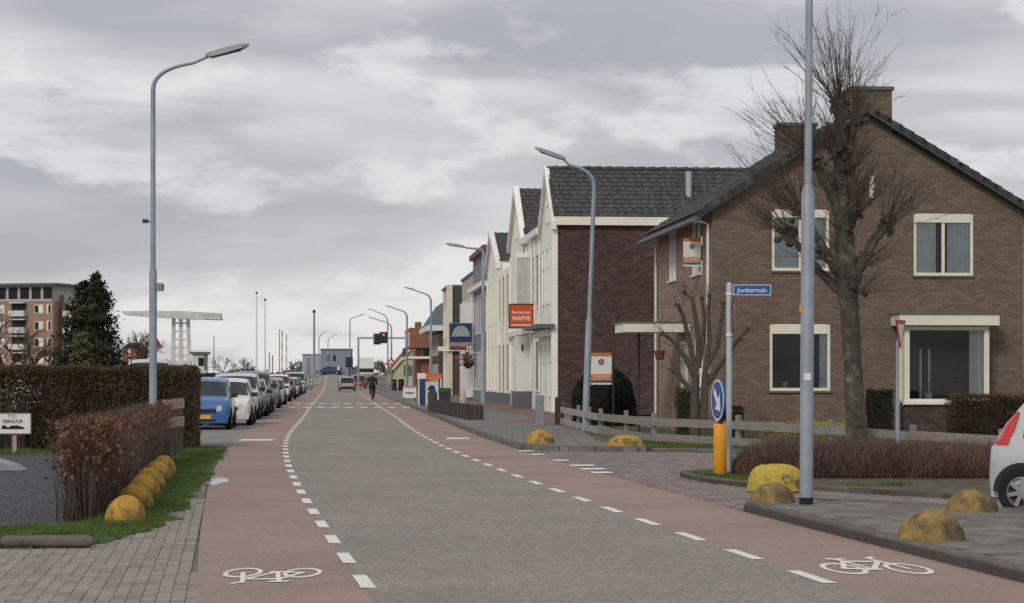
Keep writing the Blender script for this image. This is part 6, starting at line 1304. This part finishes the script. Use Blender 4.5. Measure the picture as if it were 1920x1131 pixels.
vb = [(0, -.24, 1.0), (0, -.20, 1.18), (0, -.12, 1.38), (0, -.07, 1.50), (0, -.05, 1.58), (-.11, -.24, .97), (-.12, .12, .80), (-.10, -.03, .44), (-.10, .08, .40), (.11, -.24, .97), (.12, .16, .66), (.10, .10, .24), (.10, .21, .22), (-.20, -.09, 1.44), (-.27, .02, 1.20), (-.27, .20, 1.05), (-.27, .27, 1.05), (.20, -.09, 1.44), (.27, .02, 1.20), (.27, .20, 1.05), (.27, .27, 1.05)]
eb = [(0, 1), (1, 2), (2, 3), (3, 4), (0, 5), (5, 6), (6, 7), (7, 8), (0, 9), (9, 10), (10, 11), (11, 12), (2, 13), (13, 14), (14, 15), (15, 16), (2, 17), (17, 18), (18, 19), (19, 20)]
rb = [.16, .15, .17, .07, .055, .105, .075, .05, .045, .105, .075, .05, .045, .085, .06, .045, .04, .085, .06, .045, .04]
skinned('body', vb, eb, rb, M('black_clothes', (.02, .02, .024), .9, .15, 8), pr)
hd = MB().lathe([(.001, -.12), (.06, -.11), (.085, -.04), (.092, .02), (.085, .08), (.05, .115), (.001, .125)], 14, (0, -.03, 1.68), sy=1.15).build('head', M('skin', (.45, .28, .20), .6, .05), pr, True); MB().lathe([(.098, 0), (.09, .07), (.055, .115), (.001, .125)], 14, (0, -.035, 1.69), sy=1.15).build('cap', M('cap', (.45, .44, .42), .9, .1), hd, True)
for s in (-1, 1): MB().lathe([(.001, -.03), (.02, 0), (.001, .03)], 6, (s*.094, -.03, 1.67)).build('ear', m_beige, hd)
# ================================================================ FAR BACKGROUND
m_bridge = M('bridge_white', (.62, .62, .59), .7, .1, 1.5, col2=(.48, .48, .46), mscale=1)
BY = 209.0; br_ = empty('drawbridge', (gx(340, BY), BY, 0), R(4), 'white drawbridge tower with a long horizontal balance beam', 'bridge')
b0, b1 = gx(232, BY)-gx(340, BY), gx(416, BY)-gx(340, BY)
for yy in (-1.2, 1.2): MB().extr([(b0, yy, 8.2), (b1*.98, yy, 7.35), (b1, yy, 8.0), (b1*.2, yy, 8.35), (b0, yy, 8.45)][::1] if False else [(b0, yy, 8.12), (b0+.3, yy, 7.9), (0, yy, 7.5), (b1*.97, yy, 7.42), (b1, yy, 7.5), (b1*.93, yy, 8.1), (0, yy, 8.32), (b0, yy, 8.3)], (0, .35, 0)).build('balance_beam', m_bridge, br_)
MB().box(b1*.55, b1*.98, -.8, 1.2, 7.46, 8.1).build('counterweight', m_bridge, br_)
for xx in (-.95, -.05, .85):
    tw_ = MB(); tw_.extr([(xx-.22, -.2, 0), (xx+.26, -.2, 0), (xx*.82+.18, -.2, 7.6), (xx*.82-.18, -.2, 7.6)], (0, .4, 0)); tw_.build('tower_leg', m_bridge, br_)
for k in range(5): zz = 3.6+k*.85; MB().box(-.85, .72, -.12, .1, zz, zz+.16).build('cross_bar', m_bridge, br_)
MB().box(-1.05, 1.05, -.5, .6, 0, 3.2).build('tower_base', m_bridge, br_)
hut = empty('bridge_hut', (gx(374, 200), 200, 0), R(4), 'small flat roofed cabin beside the white drawbridge', 'cabin'); MB().box(-.7, .7, 0, 2, 0, 3.75).build('wall', m_bridge, hut); MB().box(-.95, .9, -.2, 2.2, 3.76, 4.0).build('roof', m_lead, hut); MB().box(-.1, .45, -.03, -.002, 2.6, 3.4).build('window', m_glassdark, hut); MB().box(.5, .68, -.03, -.002, 2.2, 3.7).build('brick_pier', m_chim, hut)
rh = empty('red_house', (gx(243, 180), 180, 0), 0, 'small red brick house end beside the left lamp post', 'house'); MB().box(-.65, .65, 0, 5, 0, 4.1).build('wall', m_rb, rh); MB().box(-.08, .08, -.05, -.002, 0, 4.0).build('white_pole_trim', m_white, rh); MB().extr([(-.7, -.1, 4.1), (.7, -.1, 4.1), (0, -.1, 4.6)], (0, 5.2, 0)).build('roof', m_rooftile, rh)
fg = empty('orange_pennant', (gx(292, 178), 178, 0), 0, 'small red and orange pennant right of the left lamp post', 'pennant'); MB().tube([(0, 0, 0), (0, 0, 5.2)], .04, 6).build('pole', m_white, fg); MB().extr([(.05, 0, 5.1), (.62, 0, 4.1), (.05, 0, 4.0)], (0, .03, 0)).build('cloth', m_red, fg)
# apartment block at far left
AY = 330.0; s_a = F_PX/AY; ap = empty('apartment_block', (gx(100, AY), AY, 0), R(-14), 'orange brick apartment block with balconies at the far left', 'building')
m_apt = M('orange_brick_far', (.33, .205, .145), .85, .15, .6); WA = 16.0; SH = 2.75; HA_ = 5*SH + .2
MB().box(-WA, 0, 0, 12, 0, HA_).build('wall', m_apt, ap); MB().box(-WA, -.9, 1.2, 12, HA_+.01, HA_+2.6).build('penthouse', M('penthouse_grey', (.42, .42, .40), .8, .1), ap); MB().box(-WA, .4, .2, 12, HA_+2.61, HA_+2.95).build('roof', m_lead, ap); MB().box(.01, 2.6, 2, 12, 0, HA_-.6).build('stair_wing', m_bridge, ap); MB().box(.1, .9, 1.9, 1.99, 0, HA_+1.0).build('dark_shaft', M('shaft', (.10, .05, .045), .8, .1), ap)
for fl_ in range(5):
    z = fl_*SH + .4
    for k, xx in enumerate((-2.6, -6.2, -9.6, -13.2)):
        if k % 2 == 0:
            w = MB().box(xx-.8, xx+.8, -.06, -.002, z+.5, z+1.9).build('window', m_white, ap); MB().box(xx-.7, xx-.05, -.08, -.061, z+.6, z+1.8).build('pane', m_glassdark, w); MB().box(xx+.05, xx+.7, -.08, -.061, z+.6, z+1.8).build('pane', m_cream, w)
        else:
            w = MB().box(xx-1.3, xx+1.3, -.05, -.002, z+.1, z+2.2).build('balcony_recess', m_glassdark, ap); MB().box(xx-1.4, xx+1.4, -1.1, -.06, z, z+.95).build('balcony', m_bridge if fl_ != 1 else m_beige, ap); MB().box(xx-1.4, xx+1.4, -.9, -.06, z+2.15, z+2.35).build('awning', m_bridge, ap)
    w = MB().box(-1.15, -.35, -.06, -.002, z+.4, z+2.0).build('window', m_white, ap); MB().box(-.85, -.45, -.08, -.061, z+.5, z+1.9).build('pane', m_glassdark, w)
    MB().box(.95, 2.5, 1.4, 1.99, z-.1, z+.9).build('balcony', m_bridge, ap); MB().box(1.0, 1.7, 1.95, 1.985, z+.9, z+2.0).build('window', m_glassdark, ap)
for k in range(7): w = MB().box(-15+k*2.1, -13.4+k*2.1, 1.14, 1.195, HA_+.4, HA_+2.3).build('penthouse_window', m_glassdark, ap)
# low buildings at the bridge
m_bg = M('blue_grey_clad', (.20, .235, .29), .7, .08, .5); 
bb = empty('blue_grey_building', (gx(628, 380), 380, 0), 0, 'blue grey box building behind the bridge crest', 'building'); MB().box(-2.7, 2.7, 0, 8, 0, 6.5).build('wall', m_bg, bb); MB().box(-2.8, 2.8, -.1, 8, 6.51, 6.75).build('roof_edge', m_lead, bb)
for xx in (-1.3, -.1): MB().box(xx-.25, xx+.25, -.04, -.002, 4.4, 5.5).build('window', m_glassdark, bb)
b2 = empty('pale_grey_building', (gx(583, 400), 400, 0), 0, 'pale grey low building left of the blue grey one', 'building'); MB().box(-1.7, 1.9, 0, 8, 0, 5.8).build('wall', M('pale_grey', (.36, .37, .40), .8, .1, .5), b2); MB().box(-.9, -.1, -.05, -.002, 1, 5.2).build('panel', m_bg, b2); MB().box(-1.8, 2.0, -.1, 8.1, 5.81, 5.95).build('roof_edge', m_lead, b2)
for i, (px, top, Y) in enumerate(((481, 552, 120), (497, 565, 120))):
    h_ = gz(top, Y); e_ = empty('flagpole', (gx(px, Y), Y, 0), 0, ['taller left white flagpole behind the parked cars', 'shorter right white flagpole behind the parked cars'][i], 'flagpole', 'white flagpoles'); MB().tube([(0, 0, 0), (0, 0, h_)], [.06, .035], 8).build('pole', m_white, e_); MB().lathe([(.001, 0), (.07, .06), (.07, .12), (.001, .18)], 8, (0, 0, h_)).build('finial', m_dark, e_)
e_ = empty('dark_mast', (gx(589, 260), 260, 0), 0, 'tall dark mast left of the blue grey building', 'mast'); MB().tube([(0, 0, 0), (0, 0, gz(588, 260))], [.16, .12], 8).build('pole', m_lampgrey, e_); MB().lathe([(.001, 0), (.2, .1), (.2, .4), (.001, .5)], 8, (0, 0, gz(588, 260))).build('top_lamp', m_dark, e_)
m_bw = [m_bridge, M('faded_red', (.42, .16, .14), .7, .1)]
for i, (px, top, Y) in enumerate(((529, 620, 205), (537, 628, 215))):
    e_ = empty('barrier_boom', (gx(px, Y), Y, 0), 0, ['raised red and white barrier boom, the taller one', 'raised red and white barrier boom, the shorter right one'][i], 'barrier', 'raised bridge barriers'); h_ = gz(top, Y); MB().box(-.25, .25, -.2, .2, 0, 1.2).build('housing', m_lampgrey, e_)
    for k in range(8): z0 = 1.2+(h_-1.2)*k/8; MB().box(-.06+(.01*i), .06, -.04, .04, z0, z0+(h_-1.2)/8-.01).build('boom_section', m_bw[k % 2], e_)
e_ = empty('thin_post', (gx(524, 200), 200, 0), 0, 'thin grey post beside the raised barriers', 'post'); MB().tube([(0, 0, 0), (0, 0, gz(620, 200))], .05, 6).build('pole', m_pole, e_); MB().lathe([(.001, 0), (.09, .05), (.001, .12)], 8, (0, 0, gz(620, 200))).build('cap', m_dark, e_)
for i, (px, top) in enumerate(((401, 632), (505, 663), (511, 668))): e_ = empty('thin_post', (gx(px, 220), 220, 0), 0, ['thin far mast right of the bridge cabin', 'short dark post right of the flagpoles', 'shorter dark post next to the flagpole posts'][i], 'post'); MB().tube([(0, 0, 0), (0, 0, gz(top, 220))], .05, 6).build('pole', m_lampgrey if i == 0 else m_dark, e_); MB().lathe([(.001, 0), (.08, .05), (.001, .12)], 6, (0, 0, gz(top, 220))).build('cap', m_dark, e_)
# railing and low hedge along the water
rl = empty('white_railing', (0, 0, 0), 0, 'long white railing along the water behind the parked cars', 'railing'); r0_, r1_ = (gx(392, 130)-3, 130), (gx(600, 260), 262); d = Vector((r1_[0]-r0_[0], r1_[1]-r0_[1], 0))
for z in (.5, .95, 1.4): MB().tube([(r0_[0], r0_[1], z), (r1_[0], r1_[1], z)], .07, 6).build('rail', m_bridge, rl)
for k in range(27): t = k/26; MB().box(-.06, .06, -.06, .06, 0, 1.45).build('post', m_bridge, rl).location = (r0_[0]+d.x*t, r0_[1]+d.y*t, 0)
box_hedge('low_far_hedge', 'dark low hedge behind the parked cars below the flagpoles', gx(418, 118), 118, 4.2, 1.2, 1.72, R(8), m_hedge, 9000, .12)
# traffic signals and gantry
m_sigred = M_emit('red_signal', (1, .05, .03), 2.0)
GY = 222.0; gt_ = empty('signal_gantry', (gx(672, GY), GY, RZ(GY)), R(5), 'grey signal gantry spanning the road with hanging traffic lights', 'gantry'); gh = gz(634, GY)-RZ(GY); gl = gx(775, GY)-gx(672, GY)
MB().tube([(0, 0, 0), (0, 0, gh)], .11, 8).build('post', m_pole, gt_); MB().box(-.1, gl, -.1, .1, gh-.12, gh+.12).build('beam', m_polelt, gt_); MB().tube([(gl, 0, 0), (gl, 0, gh)], .11, 8).build('post', m_pole, gt_)
def signal(root, x, z, h_, lit, front=True):
    b_ = MB().box(x-.33, x+.33, -.3, -.12, z-h_/2, z+h_/2).build('signal_head', m_dark, root); MB().box(x-.42, x+.42, -.11, -.09, z-h_/2-.1, z+h_/2+.1).build('backboard', m_black if front else m_lampgrey, b_)
    for k in range(3): MB().lathe([(.001, -.33), (.13, -.32), (.13, -.30)], 12, (x, 0, z+h_*.3-k*h_*.3), 'y').build('lens', (m_sigred if lit and k == 0 else m_trim), b_)
signal(gt_, gx(707, GY)-gx(672, GY), gh-.1, 1.05, False, False); signal(gt_, gx(719, GY)-gx(672, GY), gh+.05, 1.05, True)
for px, Y, lb, lit in ((655, 232, 'traffic signal on a pole at the left kerb by the gantry', False), (312, 190, 'red traffic light glowing just above the tall hedge', True)):
    e_ = empty('traffic_signal', (gx(px, Y), Y, RZ(Y)), 0, lb, 'traffic light', 'traffic signals on poles'); MB().tube([(0, 0, 0), (0, 0, 3.2)], .08, 8).build('pole', m_dark, e_); signal(e_, 0, 2.35 if px == 312 else 3.0, .95, lit)
e_ = empty('warning_sign', (gx(733, 200), 200, .1), 0, 'red bordered warning triangle on a post by the pavement', 'road sign'); MB().tube([(0, 0, 0), (0, 0, 3.0)], .04, 6).build('post', m_pole, e_); MB().extr([(-.45, -.06, 2.6), (.45, -.06, 2.6), (0, -.06, 3.4)], (0, .03, 0)).build('red_border', m_red, e_); MB().poly([(-.25, -.065, 2.72), (.25, -.065, 2.72), (0, -.065, 3.15)]).build('white_field', m_white, e_)
